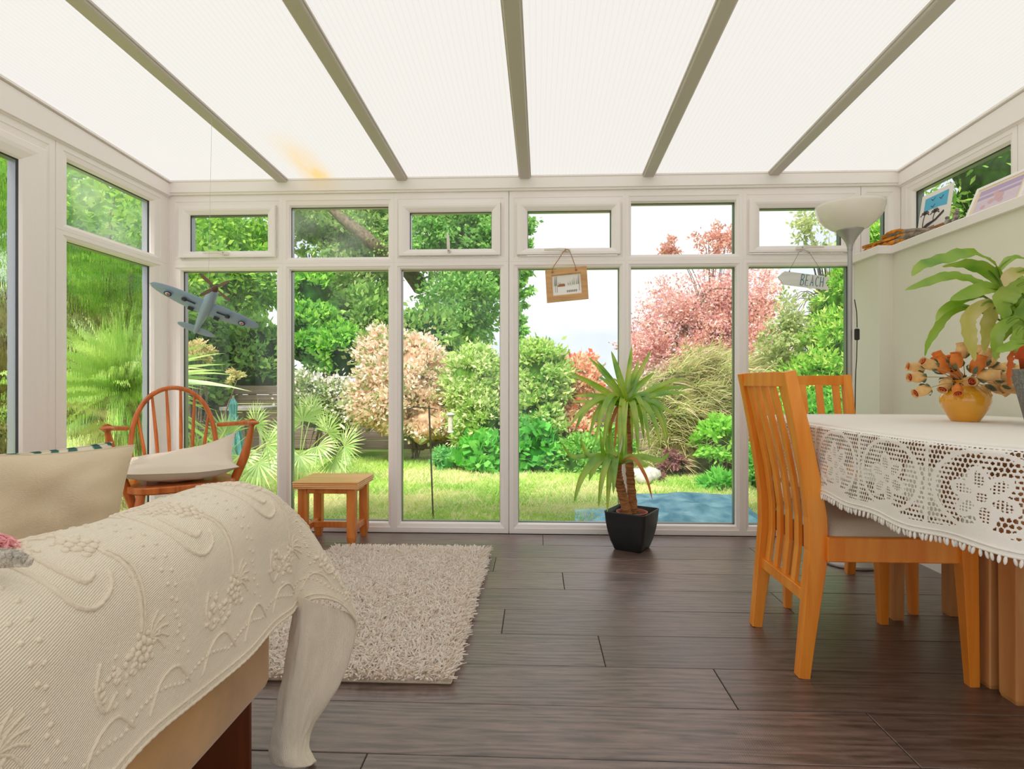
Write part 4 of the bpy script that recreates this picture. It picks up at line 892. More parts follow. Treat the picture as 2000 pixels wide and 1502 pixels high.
for i, r in enumerate(G2):
    for j, p in enumerate(r): p += Vector((1, .3, 0)) * .0035 * noise.noise(Vector((i * .22, j * .3, 4)))
m = MB(); m.grid(G2); o = m.build('hanging_corner', THROW, t); md = o.modifiers.new('thickness', 'SOLIDIFY'); md.thickness = .003
uvm(o, lambda v: ((v // len(G2[0])) * .007, (v % len(G2[0])) * .006)); o['label'] = 'reverse side of throw hanging to the floor'
m = MB(); e1 = [r[-1] for r in G2]; e2 = [r[-5] for r in G2]; m.tube(e1, .003, 6); m.tube(e2, .0016, 5); m.build('hem', EMB, t)

Rc = RZ(math.radians(36)) @ RX(math.radians(80)) @ RZ(math.radians(-3))
pillow('scatter_cushion', Rc, ad(-30, 1076, 1.13), .47, .41, .15, LINEN, label='plain natural linen cushion standing on the sofa behind the throw', cat='cushion', wr=.024, ears=.10)
def leafstripe():
    m, n, l, b = nt('teal_leaf_print_cotton'); tc = n.new('ShaderNodeTexCoord'); mp = n.new('ShaderNodeMapping'); mp.inputs['Rotation'].default_value = (.4, .9, .5)
    wv = n.new('ShaderNodeTexWave'); wv.inputs['Scale'].default_value = 22; wv.inputs['Distortion'].default_value = 4; wv.inputs['Detail'].default_value = 1; r = n.new('ShaderNodeValToRGB'); e = r.color_ramp.elements
    e[0].color = L((64, 108, 96)); e[0].position = .25; e[1].color = L((228, 220, 198)); e[1].position = .5; k = e.new(.38); k.color = L((150, 176, 152))
    l.new(tc.outputs['Object'], mp.inputs[0]); l.new(mp.outputs[0], wv.inputs['Vector']); l.new(wv.outputs[1], r.inputs[0]); l.new(r.outputs[0], b.inputs['Base Color']); b.inputs['Roughness'].default_value = .9; return m
pillow('scatter_cushion', RZ(math.radians(36)) @ RX(math.radians(84)), ad(-24, 1070, 1.25), .44, .43, .10, leafstripe(), label='teal leaf-print cushion, only its top edge showing behind the linen cushion', cat='cushion', wr=.008, ears=.08)
# grey knitted wool + pink tassels at the left edge
WOOL = mat('grey_marled_wool', (212, 200, 184), .95, spec=.1, bump=.9, bs=160, var=.25, vs=90, sheen=.5)
m = MB(); C = crom([ad(-70, 1100, .66), ad(-30, 1092, .665), ad(5, 1090, .67), (ad(35, 1092, .67)), ad(60, 1098, .665)], 10); rr = [.010, .011, .010, .009, .007, .003]
m.tube(C, list(np.interp(np.linspace(0, 1, len(C)), np.linspace(0, 1, 6), rr)), 16)
for k in range(220):
    f = random.random(); i = int(f * (len(C) - 1)); a = random.uniform(0, 6.28); r_ = np.interp(f, np.linspace(0, 1, 6), rr); p = C[i] + Vector((.3 * math.cos(a), -.7 * math.cos(a), math.sin(a))).normalized() * r_ * .95; m.ell(p, (.004, .0028, .0026), 6, 4)
tag(m.build('knitted_scarf', WOOL), 'rolled grey knitted wool scarf lying on the sofa throw at the left edge', 'scarf')
PINK = mat('pink_yarn', (252, 168, 174), .9, sheen=.4); m = MB(); b0 = ad(-12, 1068, .74)
for k in range(45):
    s_ = b0 + Vector((random.gauss(0, .012), random.gauss(0, .01), random.gauss(0, .006))); e_ = ad(random.uniform(-20, 42), random.uniform(1048, 1074), .745 + random.uniform(-.02, .02)); m.tube(crom([s_, (s_ + e_) / 2 + Vector((0, 0, .008)), e_], 3), .0011, 4)
m.ell(b0 + Vector((-.02, 0, -.004)), (.03, .02, .016), 12, 8); tag(m.build('yarn_tassel', PINK), 'pink yarn tassel beside the grey scarf on the sofa', 'tassel')

# ---- shag rug
t = thing('shag_rug', (-.63, 2.33, 0), 'cream long-pile shag rug on the dark floor between sofa and stool', 'rug')
rx0, rx1, ry0, ry1 = -1.05, -.245, 1.675, 3.005
m = MB(); m.cbox((rx0, ry0, 0.0005), (rx1, ry1, .010), .004); m.build('rug_backing', mat('rug_backing', (214, 198, 172), .95), t)
N = 26000; S = 4; x = RNG.uniform(rx0, rx1, N); y = RNG.uniform(ry0, ry1, N)
ang = RNG.uniform(0, 2 * np.pi, N) * .8 + 3.4 + .8 * np.sin(x * 19 + 3 * np.cos(y * 17)) ; ln_ = RNG.uniform(.024, .046, N)
edge = np.minimum.reduce([x - rx0, rx1 - x, y - ry0, ry1 - y]); 
od = np.stack([np.where(rx1 - x < .03, 1, np.where(x - rx0 < .03, -1, 0)), np.where(ry1 - y < .03, 1, np.where(y - ry0 < .03, -1, 0))], -1)
dx = np.cos(ang) + od[:, 0] * 2; dy = np.sin(ang) + od[:, 1] * 2; q = np.hypot(dx, dy); dx /= q; dy /= q
lean = RNG.uniform(.4, 1.0, N) ; V = np.zeros((N, S, 3, 3)); wd = RNG.uniform(.0016, .0026, N)
for k in range(S):
    f = k / (S - 1); hx = x + dx * ln_ * lean * f ** 1.3 * .85; hy = y + dy * ln_ * lean * f ** 1.3 * .85; hz = .008 + ln_ * (f * (1.15 - .62 * lean * f)) * .75
    for c in range(3):
        a = c * 2 * np.pi / 3 + ang; r_ = wd * (1 if k < S - 1 else .75); V[:, k, c, 0] = hx + r_ * np.cos(a) * np.abs(dy) + r_ * np.cos(a) * .3; V[:, k, c, 1] = hy + r_ * np.cos(a) * np.abs(dx); V[:, k, c, 2] = hz + r_ * np.sin(a)
base = (np.arange(N) * S * 3)[:, None]; fq = []
for k in range(S - 1):
    for c in range(3): c2 = (c + 1) % 3; fq.append(base + np.array([[k * 3 + c, k * 3 + c2, (k + 1) * 3 + c2, (k + 1) * 3 + c]]))
Fq = np.concatenate(fq, 0); cap = base + np.array([[(S - 1) * 3, (S - 1) * 3 + 1, (S - 1) * 3 + 2, (S - 1) * 3 + 2]])
SHAG = leafm('cream_wool_pile', [(252, 240, 228), (255, 249, 242), (255, 251, 246), (254, 244, 234)], .45)
o = npmesh('rug_pile', V.reshape(-1, 3), Fq, SHAG, t); o['kind'] = 'stuff'

# ================================================================ HANGING THINGS
YH = 3.322
def quadP(pts, Y): return [ay(px, py, Y) for px, py in pts]
# framed winter scene
t = thing('hanging_picture', ay(1107, 590, YH), 'small pine-framed snowy cabin picture hanging by cord from a window handle', 'picture')
O = quadP([(1064.7, 527.8), (1145.6, 519.6), (1149.6, 583.5), (1068.4, 591.5)], YH); ctr = sum(O, Vector()) / 4; n_ = Vector((0, -1, 0))
def inset(O, fx_, fy_):
    A, B, C, D = O; return [A.lerp(B, fx_).lerp(D.lerp(C, fx_), fy_), A.lerp(B, 1 - fx_).lerp(D.lerp(C, 1 - fx_), fy_), A.lerp(B, 1 - fx_).lerp(D.lerp(C, 1 - fx_), 1 - fy_), A.lerp(B, fx_).lerp(D.lerp(C, fx_), 1 - fy_)]
def bil(O, u, v): A, B, C, D = O; return A.lerp(B, u).lerp(D.lerp(C, u), v)
I1 = inset(O, .13, .17); I2 = inset(O, .155, .20); m = MB()
bk = [p - n_ * .012 for p in O]; fr = [p + n_ * .006 for p in O]; m.loft([bk, fr, [p + n_ * .006 for p in I1], [p + n_ * .002 for p in I2], [p - n_ * .006 for p in I2]], 0, False); m.add(bk, [(3, 2, 1, 0)]); m.build('picture_frame', PINE, t)
PAPER = mat('pale_winter_paper', (244, 240, 230), .8); SNOWL = mat('snow_white_paint', (252, 250, 246), .8); TREEP = mat('grey_green_paint', (176, 184, 170), .8); CABIN = mat('brown_cabin_paint', (176, 116, 72), .8); FENCEP = mat('dark_ink_paint', (150, 142, 132), .8)
m = MB(); I3 = [p - n_ * .003 for p in I2]; m.add(I3, [(0, 1, 2, 3)], 0)
def patch(m, O, pts, mi, off=.0006): m.add([bil(O, u, v) + n_ * off for u, v in pts], [tuple(range(len(pts)))], mi)
patch(m, I3, [(0, .55), (.3, .5), (.6, .6), (1, .52), (1, 1), (0, 1)], 1)
patch(m, I3, [(.18, .52), (.26, .44), (.42, .44), (.44, .50), (.44, .58), (.18, .58)], 3, .0012)
for u, h in ((.08, .4), (.13, .5), (.22, .22), (.27, .2), (.55, .16), (.62, .22), (.70, .3), (.76, .4), (.84, .34), (.90, .45)): patch(m, I3, [(u - .022, .52), (u, .52 - h), (u + .022, .52)], 2, .0010)
for u in (.10, .93, .16): patch(m, I3, [(u - .007, .05), (u + .007, .05), (u + .007, .86), (u - .007, .86)], 4, .0014)
for k in range(6): u = .5 + k * .06; patch(m, I3, [(u, .78), (u + .03, .78), (u + .03, .90), (u, .90)], 4, .0014)
patch(m, I3, [(.48, .83), (.86, .81), (.86, .835), (.48, .855)], 4, .0016)
m.build('painting', [PAPER, SNOWL, TREEP, CABIN, FENCEP], t)
JUTE = mat('jute_cord', (170, 122, 78), .9); m = MB(); hz = ay(1106, 491, YH)
m.tube(crom([bil(O, .17, .09) + n_ * .010, bil(O, .20, -.06) + n_ * .004, ay(1092, 505, YH), ay(1101, 491, YH), ay(1108, 487.5, YH), ay(1113, 492, YH), bil(O, .72, -.06) + n_ * .004, bil(O, .74, .09) + n_ * .010], 5), .0022, 6)
for u in (.17, .74): m.ell(bil(O, u, .09) + n_ * .010, (.006, .005, .006), 8, 6)
m.build('hanging_cord', JUTE, t)
# BEACH arrow
t = thing('beach_sign', ay(1570, 560, YH), 'pale wooden arrow sign reading BEACH hanging from a window handle', 'sign')
BW = mat('whitewashed_wood', (240, 240, 234), .7, var=.06, vs=20, stretch=(.1, 1, 1)); TEAL = mat('teal_paint', (70, 138, 152), .7)
ol = quadP([(1519, 541), (1532.4, 530), (1620.6, 541), (1612, 553), (1619, 567), (1529.6, 555.6)], YH); m = MB(); m.prism([p + Vector((0, .005, 0)) for p in ol], (0, -.010, 0)); m.build('sign_board', BW, t)
LET = {'B': [[(0, 0), (0, 1)], [(0, 1), (.5, .95), (.6, .75), (.4, .55), (0, .5)], [(0, .5), (.55, .45), (.68, .22), (.5, .02), (0, 0)]], 'E': [[(.6, 1), (0, 1), (0, 0), (.6, 0)], [(0, .5), (.45, .5)]], 'A': [[(0, 0), (.32, 1), (.66, 0)], [(.12, .35), (.54, .35)]],
       'C': [[(.62, .85), (.4, 1), (.12, .8), (.02, .5), (.14, .15), (.4, 0), (.64, .12)]], 'H': [[(0, 0), (0, 1)], [(.6, 0), (.6, 1)], [(0, .48), (.6, .52)]]}
m = MB(); A, B, C, D = ay(1565, 535.5, YH), ay(1611, 542.5, YH), ay(1609, 561, YH), ay(1561, 557, YH)
for k, ch in enumerate('BEACH'):
    for st in LET[ch]: m.tube([bil([A, B, C, D], (k + u * .95 + .08) / 5, 1 - v) + Vector((0, -.0055, 0)) for u, v in st], .0021, 5)
m.build('lettering', TEAL, t); m = MB(); STR = mat('grey_string', (120, 118, 112), .8)
for a, b in (((1541, 530), (1561, 492)), ((1611, 540), (1580, 492))): m.tube([ay(*a, YH), ay(*b, YH)], .0011, 5); m.ell(ay(*a, YH) + Vector((0, -.006, 0)), (.004, .003, .004), 6, 4)
m.tube([ay(1561, 492, YH), ay(1570, 488, YH), ay(1580, 492, YH)], .0011, 5); m.build('hanging_string', STR, t)
# model aeroplane
pc_ = ad(400, 607, 2.62); Wv = (ad(497, 646, 2.72) - ad(296, 566, 2.51)).normalized(); rh = ray(400, 607).normalized(); Nv = (ray(400, 607).cross(Vector((0, 0, 1))).normalized() * .62 + Vector((0, 0, .40)) - rh * .75).normalized(); Xv = -Wv; Nv = (Nv - Xv * Nv.dot(Xv)).normalized(); Zv = Xv.cross(Nv)
MR = Matrix((Xv, Nv, Zv)).transposed()
t = thing('model_airplane', pc_, 'blue-grey model fighter airplane hanging on a thread before the left window', 'model airplane'); AG = mat('duck_egg_grey_paint', (162, 186, 212), .45); AB = mat('light_blue_paint', (70, 150, 196), .4); ADK = mat('dark_line_paint', (52, 58, 70), .6); RB = mat('roundel_blue', (38, 66, 104), .5); RW = mat('roundel_white', (236, 232, 226), .5); RR = mat('roundel_red', (226, 96, 84), .5); BR = mat('brown_worn_wood', (110, 84, 66), .6)
def PL(x, y, z): return pc_ + MR @ Vector((x, y, z))
def wing(m, span, chord, y0, z0, th, dih=0, tipp=2.2, off=0):
    top, bot = [], []; n = 22
    for i in range(-n, n + 1):
        f = i / n; c = chord * (max(0, 1 - abs(f) ** tipp)) ** .5 + .002; x = f * span / 2; z = z0 + abs(f) * dih; row = []
        for q in range(13):
            a = 2 * math.pi * q / 12; row.append(PL(x, y0 + c * .5 * math.cos(a) - off * (chord - c) , z + th * .5 * math.sin(a) * (c / chord)))
        top.append(row[:-1])
    m.loft(top, 0, True, True)
m = MB(); wing(m, .470, .098, .020, 0, .012, .014); wing_ = m.build('wing', AG, t)
m = MB(); prof = [(.004, -.19), (.009, -.17), (.013, -.12), (.019, -.05), (.024, .02), (.024, .08), (.020, .13), (.014, .148)]
m.loft([[PL(r * 1.0 * math.cos(a), y, r * 1.25 * math.sin(a) + .008) for a in np.linspace(0, 2 * math.pi, 17)[:-1]] for r, y in prof], 0, True, True); m.build('fuselage', AG, t)
m = MB(); wing(m, .165, .050, -.165, .012, .006); m.build('tailplane', AG, t)
m = MB(); m.loft([[PL(th, y, z) for y, z in ((-.205, .01), (-.20, .05), (-.185, .066), (-.165, .058), (-.140, .01))] for th in (-.003, .003)]); m.build('tail_fin', AB, t)
m = MB(); m.loft([[PL(r * math.cos(a), y, .035 + r * math.sin(a)) for a in np.linspace(0, 2 * math.pi, 13)[:-1]] for r, y in ((.002, -.045), (.010, -.02), (.012, .01), (.002, .035))], 0, True, True); m.build('canopy', AB, t)
m = MB(); m.loft([[PL(r * math.cos(a), y, .008 + r * math.sin(a)) for a in np.linspace(0, 2 * math.pi, 13)[:-1]] for r, y in ((.015, .147), (.014, .158), (.009, .17), (.001, .178))], 0, True, True); m.build('spinner', BR, t)
for k in range(4):
    a = .5 + k * math.pi / 2; m = MB(); d_ = Vector((math.cos(a), 0, math.sin(a))); s_ = Vector((-math.sin(a), 0, math.cos(a))); m.loft([[PL(*(d_ * r_ + s_ * w_ * q + Vector((0, .158 + e_, .008)))) for q, e_ in ((-1, 0), (1, .003), (1, .0045), (-1, .0015))] for r_, w_ in ((.010, .004), (.04, .008), (.075, .006), (.085, .002))]); m.build('propeller_blade', BR, t)
for s in (-1, 1):
    m = MB(); m.lathe([(.001, 0), (.0155, 0), (.0155, .001), (.001, .001)], PL(s * .158, .018, -.0030), 24, 0, MR @ RX(math.pi)); m.lathe([(.001, .0012), (.0105, .0012), (.001, .0018)], PL(s * .158, .018, -.0032), 20, 1, MR @ RX(math.pi)); m.lathe([(.001, .002), (.0055, .002), (.001, .0028)], PL(s * .158, .018, -.0034), 16, 2, MR @ RX(math.pi)); m.build('roundel', [RB, RW, RR], wing_)
    m = MB(); m.tube([PL(s * .085, .03, -.006), PL(s * .045, .03, -.008)], .0035, 8); m.lathe([(.001, -.002), (.011, -.002), (.011, .003), (.001, .003)], PL(s * .092, .030, -.008), 18, 0, MR); m.lathe([(.001, -.0035), (.005, -.0035), (.001, -.002)], PL(s * .092, .030, -.009), 12, 1, MR); m.build('landing_wheel', [ADK, BR], wing_)
    m = MB(); m.cbox(Vector((-.012, -.010, -.002)), Vector((.012, .010, .002)), .001); m.v = [tuple(PL(s * .055, -.012, -.008) + MR @ Vector(v)) for v in m.v]; m.build('radiator', ADK, wing_)
m = MB(); m.tube([PL(0, .02, .03), PL(0, .02, .03) + Vector((0.0, .02, .55)), Vector((PL(0, .02, .03).x, PL(0, .02, .03).y + .03, zroof(PL(0, 0, 0).y) - .002))], .0007, 4); m.build('thread', mat('nylon_thread', (210, 214, 214), .3), t)

# ================================================================ THINGS ON THE LEDGE
Lz = ZLEDGE
BARKO = mat('orange_bark', (206, 134, 40), .85, var=.35, vs=40, bump=.8, bs=60); t = thing('bark_carving', (1.86, 3.2, Lz), 'rough orange bark boat at the pillar corner of the ledge', 'ornament')
def lump(m, c, r, R=None, seed=0, mi=0, n=9, am=.35):
    k0 = len(m.v); m.ell(c, r, n, 6, mi, R)
    for i in range(k0, len(m.v)):
        v = Vector(m.v[i]); d = v - Vector(c); f = 1 + am * noise.noise(v * 60 + Vector((seed, 0, 0))); m.v[i] = tuple(Vector(c) + d * f)
A, B = Vector((1.835, 3.30, Lz)), Vector((1.905, 3.06, Lz)); D_ = (B - A).normalized(); Q = D_.to_track_quat('X', 'Z').to_matrix()
m = MB()
for k in range(20): f = k / 19; lump(m, A.lerp(B, f) + Vector((random.uniform(-.01, .01), 0, .012 + .006 * math.sin(f * 3.1))), (.014, .014, .012), None, k)
for k in range(3): m.sweep([A + Vector((-.01, .01, .030 + k * .004)), A.lerp(B, .5) + Vector((0, 0, .034 + k * .005)), B + Vector((0.01, -.02, .046 + k * .003))], [.012, .03 - k * .006, .010], .006, (1, 0, 0))
m.build('hull', BARKO, t); m = MB()
for k in range(16): f = .45 + .5 * k / 16; lump(m, A.lerp(B, f) + Vector((0, 0, .052 + .022 * math.sin((f - .4) * 5))), (.012, .012, .010), None, k + 30)
m.build('bark_crest', BARKO, t)
DRIFT = mat('weathered_driftwood', (150, 134, 116), .9, var=.35, vs=30, stretch=(1, 1, 1), bump=.5, bs=50)
t = thing('driftwood_stand', (1.93, 3.02, Lz), 'grey driftwood pieces propping the beach picture on the ledge', 'driftwood')
for P, r in (([(1.875, 3.17, Lz + .055), (1.90, 3.10, Lz + .062), (1.93, 3.0, Lz + .045), (1.94, 2.93, Lz + .03)], [.006, .014, .014, .006]), ([(1.89, 3.12, Lz + .02), (1.91, 3.04, Lz + .03), (1.94, 2.94, Lz + .02)], [.012, .018, .010]), ([(1.90, 3.13, Lz + .04), (1.93, 3.03, Lz + .028), (1.96, 2.92, Lz + .034)], [.006, .012, .006]), ([(1.895, 3.13, Lz + .055), (1.893, 3.12, Lz + .012)], [.006, .004])):
    m = MB(); C = crom(P, 5); m.tube(C, list(np.interp(np.linspace(0, 1, len(C)), np.linspace(0, 1, len(r)), r)), 8); m.build('driftwood_piece', DRIFT, t)
m = MB(); m.cbox((1.965, 2.88, Lz), (2.03, 3.14, Lz + .055), .006); m.build('wooden_block', mat('brown_block', (150, 100, 60), .7), t)
t = thing('beach_picture', (2.0, 3.01, Lz + .055), 'white card with blue sky and black palm silhouettes standing on the window ledge', 'picture')
CW = mat('white_card', (244, 240, 232), .7); SKYB = mat('sky_blue_print', (92, 188, 222), .7); INK = mat('black_brown_ink', (70, 52, 50), .7); PINKI = mat('pale_red_ink', (190, 110, 100), .7)
O = [Vector((2.030, 3.125, 1.857)), Vector((2.030, 2.893, 1.857)), Vector((2.00, 2.893, Lz + .055)), Vector((2.00, 3.125, Lz + .055))]; n_ = (O[1] - O[0]).cross(O[3] - O[0]).normalized()
if n_.x > 0: n_ = -n_
m = MB(); m.prism([p - n_ * .002 for p in O], n_ * .002); card_ = m.build('card', CW, t); m = MB(); O2 = [p + n_ * .0005 for p in O]
patch(m, O2, [(.13, .12), (.87, .12), (.87, .50), (.6, .46), (.13, .46)], 0, 0)
def stroke(m, O, pts, w_, mi, off=.001):
    for (a, b), (c, d) in zip(pts[:-1], pts[1:]):
        L_ = math.hypot(c - a, d - b) or 1; nx, ny = -(d - b) / L_ * w_, (c - a) / L_ * w_; patch(m, O, [(a - nx, b - ny), (c - nx, d - ny), (c + nx, d + ny), (a + nx, b + ny)], mi, off)
def palm_(m, O, x, y, h, s):
    stroke(m, O, [(x, y), (x - .01, y - h * .5), (x + .02, y - h)], .012, 1)
    for k in range(7): a = -2.9 + k * .48; stroke(m, O, [(x + .02, y - h), (x + .02 + s * .6 * math.cos(a), y - h + s * .6 * math.sin(a) - .01), (x + .02 + s * math.cos(a), y - h + s * math.sin(a) + .05)], .013, 1)
palm_(m, O2, .17, .88, .34, .15); palm_(m, O2, .50, .78, .20, .15); patch(m, O2, [(.12, .90), (.3, .80), (.55, .76), (.80, .60), (.82, .66), (.6, .80), (.3, .90), (.13, .97)], 1, .0012)
for x, y in ((.40, .22), (.66, .26), (.42, .40)): stroke(m, O2, [(x - .06, y - .03), (x, y + .02), (x + .07, y - .05)], .008, 1)
for k in range(6): stroke(m, O2, [(.28 + k * .05, .95), (.28 + k * .05, .91), (.30 + k * .05, .91), (.31 + k * .05, .95)], .005, 1)
m.build('print', [SKYB, INK, PINKI], card_)
STONE = mat('grey_white_stone', (150, 142, 130), .9, var=.5, vs=60, bump=.5, bs=80)
for nm, px, py, lab in (('stone_figurine', 1851, 452, 'small grey stone figurine on the ledge, left of the pair'), ('stone_figurine', 1868, 446, 'small grey stone figurine with a white top on the ledge, right of the pair')):
    p = ax(px, py, 1.905); p.z = Lz; m = MB(); k = 0
    for dz, r_ in ((.012, .018), (.030, .015), (.046, .012), (.060, .009)) if 'white' in lab else ((.010, .018), (.026, .013), (.040, .010)):
        lump(m, p + Vector((0, random.uniform(-.006, .006), dz)), (r_, r_, r_ * .8), None, k + px); k += 1
    tag(m.build(nm, STONE), lab, 'figurine', 'stone figurines on the ledge')
    if 'white' in lab:
        pass
t = thing('framed_print', (1.96, 2.54, Lz), 'white-framed lilac print leaning back on the window ledge', 'picture')
BL, TL_, = Vector((1.925, 2.690, Lz)), Vector((2.020, 2.735, Lz + .165)); BR_, TR_ = BL + Vector((0, -.30, 0)), TL_ + Vector((0, -.30, 0)); O = [TL_, TR_, BR_, BL]; n_ = (O[1] - O[0]).cross(O[3] - O[0]).normalized()
if n_.x > 0: n_ = -n_
I1 = inset(O, .055, .085); m = MB(); m.loft([[p - n_ * .014 for p in O], [p for p in O], [p + n_ * .002 for p in inset(O, .01, .015)], I1, [p - n_ * .006 for p in I1]], 0, False); m.add([p - n_ * .014 for p in O], [(3, 2, 1, 0)]); m.build('picture_frame', UPVC, t)
m = MB(); I2 = inset(I1, .0, .0); m.add([p - n_ * .004 for p in I2], [(0, 1, 2, 3)], 0); I3 = [p - n_ * .0035 for p in inset(I1, .06, .09)]
for v0, v1, mi in ((0, .22, 1), (.22, .3, 2), (.3, .44, 1), (.44, .55, 3), (.55, .8, 2), (.8, 1, 3)): m.add([bil(I3, 0, v0), bil(I3, 1, v0), bil(I3, 1, v1), bil(I3, 0, v1)], [(0, 1, 2, 3)], mi)
for u, v, r_ in ((.45, .35, .10), (.55, .55, .16), (.38, .65, .10), (.62, .75, .09), (.22, .8, .08)): m.add([bil(I3, u + r_ * math.cos(a) * .7, v + r_ * math.sin(a)) + n_ * .0006 for a in np.linspace(0, 6.28, 13)[:-1]], [tuple(range(12))], 4)
m.build('print', [mat('cream_mount', (240, 222, 194), .7), mat('lilac_ink', (190, 168, 204), .7), mat('pale_lilac_ink', (222, 206, 222), .7), mat('pale_pink_ink', (228, 210, 216), .7), mat('rose_ink', (222, 180, 186), .7)], t)
# ================================================================ GARDEN
GZ = -.12
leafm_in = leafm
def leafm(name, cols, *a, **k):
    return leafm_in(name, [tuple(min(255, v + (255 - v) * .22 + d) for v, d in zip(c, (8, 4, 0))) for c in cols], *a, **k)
def lawn_mat():
    m, n, l, b = nt('dry_patched_lawn'); tc = n.new('ShaderNodeTexCoord'); x = n.new('ShaderNodeTexNoise'); x.inputs['Scale'].default_value = 1.6; x.inputs['Detail'].default_value = 6; l.new(tc.outputs['Object'], x.inputs['Vector'])
    r = n.new('ShaderNodeValToRGB'); e = r.color_ramp.elements; e[0].position = .38; e[0].color = L((110, 160, 50)); e[1].position = .62; e[1].color = L((206, 204, 140)); l.new(x.outputs[0], r.inputs[0]); l.new(r.outputs[0], b.inputs['Base Color']); b.inputs['Roughness'].default_value = 1; b.inputs['Specular IOR Level'].default_value = 0; return m
m = MB(); nx_, ny_ = 40, 40
m.grid([[(-22 + 44 * j / nx_, -3 + 45 * i / ny_, GZ) for j in range(nx_ + 1)] for i in range(ny_ + 1)]); tag(m.build('lawn_ground', lawn_mat()), kind='structure')
def ncov(x, y, s): return noise.noise(Vector((x * s, y * s, 3.3)))
# grass blades over the seen part of the lawn
N = 70000; gx = RNG.uniform(-4.2, 3.4, N); gy = 3.75 + 3.9 * RNG.uniform(0, 1, N) ** 1.1; a = RNG.uniform(0, 6.28, N); h = RNG.uniform(.018, .045, N); wdt = RNG.uniform(.003, .006, N)
V = np.zeros((N, 4, 3)); V[:, 0] = np.stack([gx - wdt * np.cos(a), gy - wdt * np.sin(a), np.full(N, GZ)], -1); V[:, 1] = np.stack([gx + wdt * np.cos(a), gy + wdt * np.sin(a), np.full(N, GZ)], -1)
tx = gx + h * .9 * np.sin(a * 3); ty = gy + h * .9 * np.cos(a * 5); V[:, 2] = np.stack([tx + wdt * .2, ty, GZ + h], -1); V[:, 3] = np.stack([tx, ty, GZ + h], -1)
pat = np.array([ncov(x_, y_ * 1.6, .9) + .4 * ncov(x_, y_, 3.1) for x_, y_ in zip(gx, gy)]) + RNG.normal(0, .18, N)
GRA = leafm('fresh_grass', [(124, 186, 50), (156, 210, 70), (186, 220, 100)], .45); GRB = leafm('dry_grass', [(214, 214, 140), (236, 228, 180), (192, 210, 110)], .45)
Fq = np.arange(N * 4).reshape(-1, 4); tag(npmesh('lawn_grass', V.reshape(-1, 3), Fq, [GRA, GRB], mi=(pat > .12).astype(int)), 'sunlit lawn grass with dry straw-coloured patches', 'grass', kind='stuff')

def leafcloud(P, D, size, aspect=.5, spread=.9, up=.0, jit=.35):
    """P roots, D outward directions -> rhombic leaves (slightly cupped)"""
    n = len(P); ax_ = D + RNG.normal(0, spread, (n, 3)) + np.array([0, 0, up]); ax_ /= np.linalg.norm(ax_, axis=1)[:, None] + 1e-9
    r = RNG.normal(0, 1, (n, 3)); sd = np.cross(ax_, r); sd /= np.linalg.norm(sd, axis=1)[:, None] + 1e-9
    s = size * RNG.uniform(1 - jit, 1 + jit, n)[:, None]; V = np.zeros((n, 4, 3))
    V[:, 0] = P; V[:, 1] = P + ax_ * s * .45 - sd * s * aspect * .5; V[:, 2] = P + ax_ * s; V[:, 3] = P + ax_ * s * .45 + sd * s * aspect * .5
    return V
def ellpts(blobs, n, clumps, shell=.75, sig=.16, low=-1.0):
    """clumped points in a set of ellipsoids (cx,cy,cz,rx,ry,rz)"""
    B = np.array(blobs); wts = (B[:, 3] * B[:, 5]); wts = wts / wts.sum(); ci = RNG.choice(len(B), clumps, p=wts); d = RNG.normal(0, 1, (clumps, 3)); d /= np.linalg.norm(d, axis=1)[:, None]
    d[:, 2] = np.where(d[:, 2] < low, -d[:, 2], d[:, 2]); rad = RNG.uniform(shell, 1.0, clumps)[:, None] * (1 - .12 * RNG.uniform(0, 1, (clumps, 1)))
    C = B[ci, :3] + d * rad * B[ci, 3:]; k = RNG.integers(0, clumps, n); sg = sig * np.minimum(B[ci[k], 3], B[ci[k], 5])[:, None]
    off = RNG.normal(0, 1, (n, 3)) * sg; off[:, 2] *= .7; P = C[k] + off; D = (P - B[ci[k], :3]); D /= np.linalg.norm(D, axis=1)[:, None] + 1e-9; return P, D, C
def pxb(px0, py0, px1, py1, Y, dy=None):
    A = ay(px0, (py0 + py1) / 2, Y); B = ay(px1, (py0 + py1) / 2, Y); T = ay((px0 + px1) / 2, py0, Y); Bo = ay((px0 + px1) / 2, py1, Y)
    rx = (B.x - A.x) / 2; rz = (T.z - Bo.z) / 2; return ((A.x + B.x) / 2, Y, (T.z + Bo.z) / 2, rx, dy or min(rx, .9), rz)
WOODB = mat('grey_brown_bark', (112, 96, 80), .95, var=.3, vs=20, bump=.5, bs=30)
def corem(c): return mat('shaded_inner_foliage', c, 1.0, spec=0, var=.5, vs=9, bump=1.0, bs=14)  # solid core, its colour darkened to stand in for shade between leaves
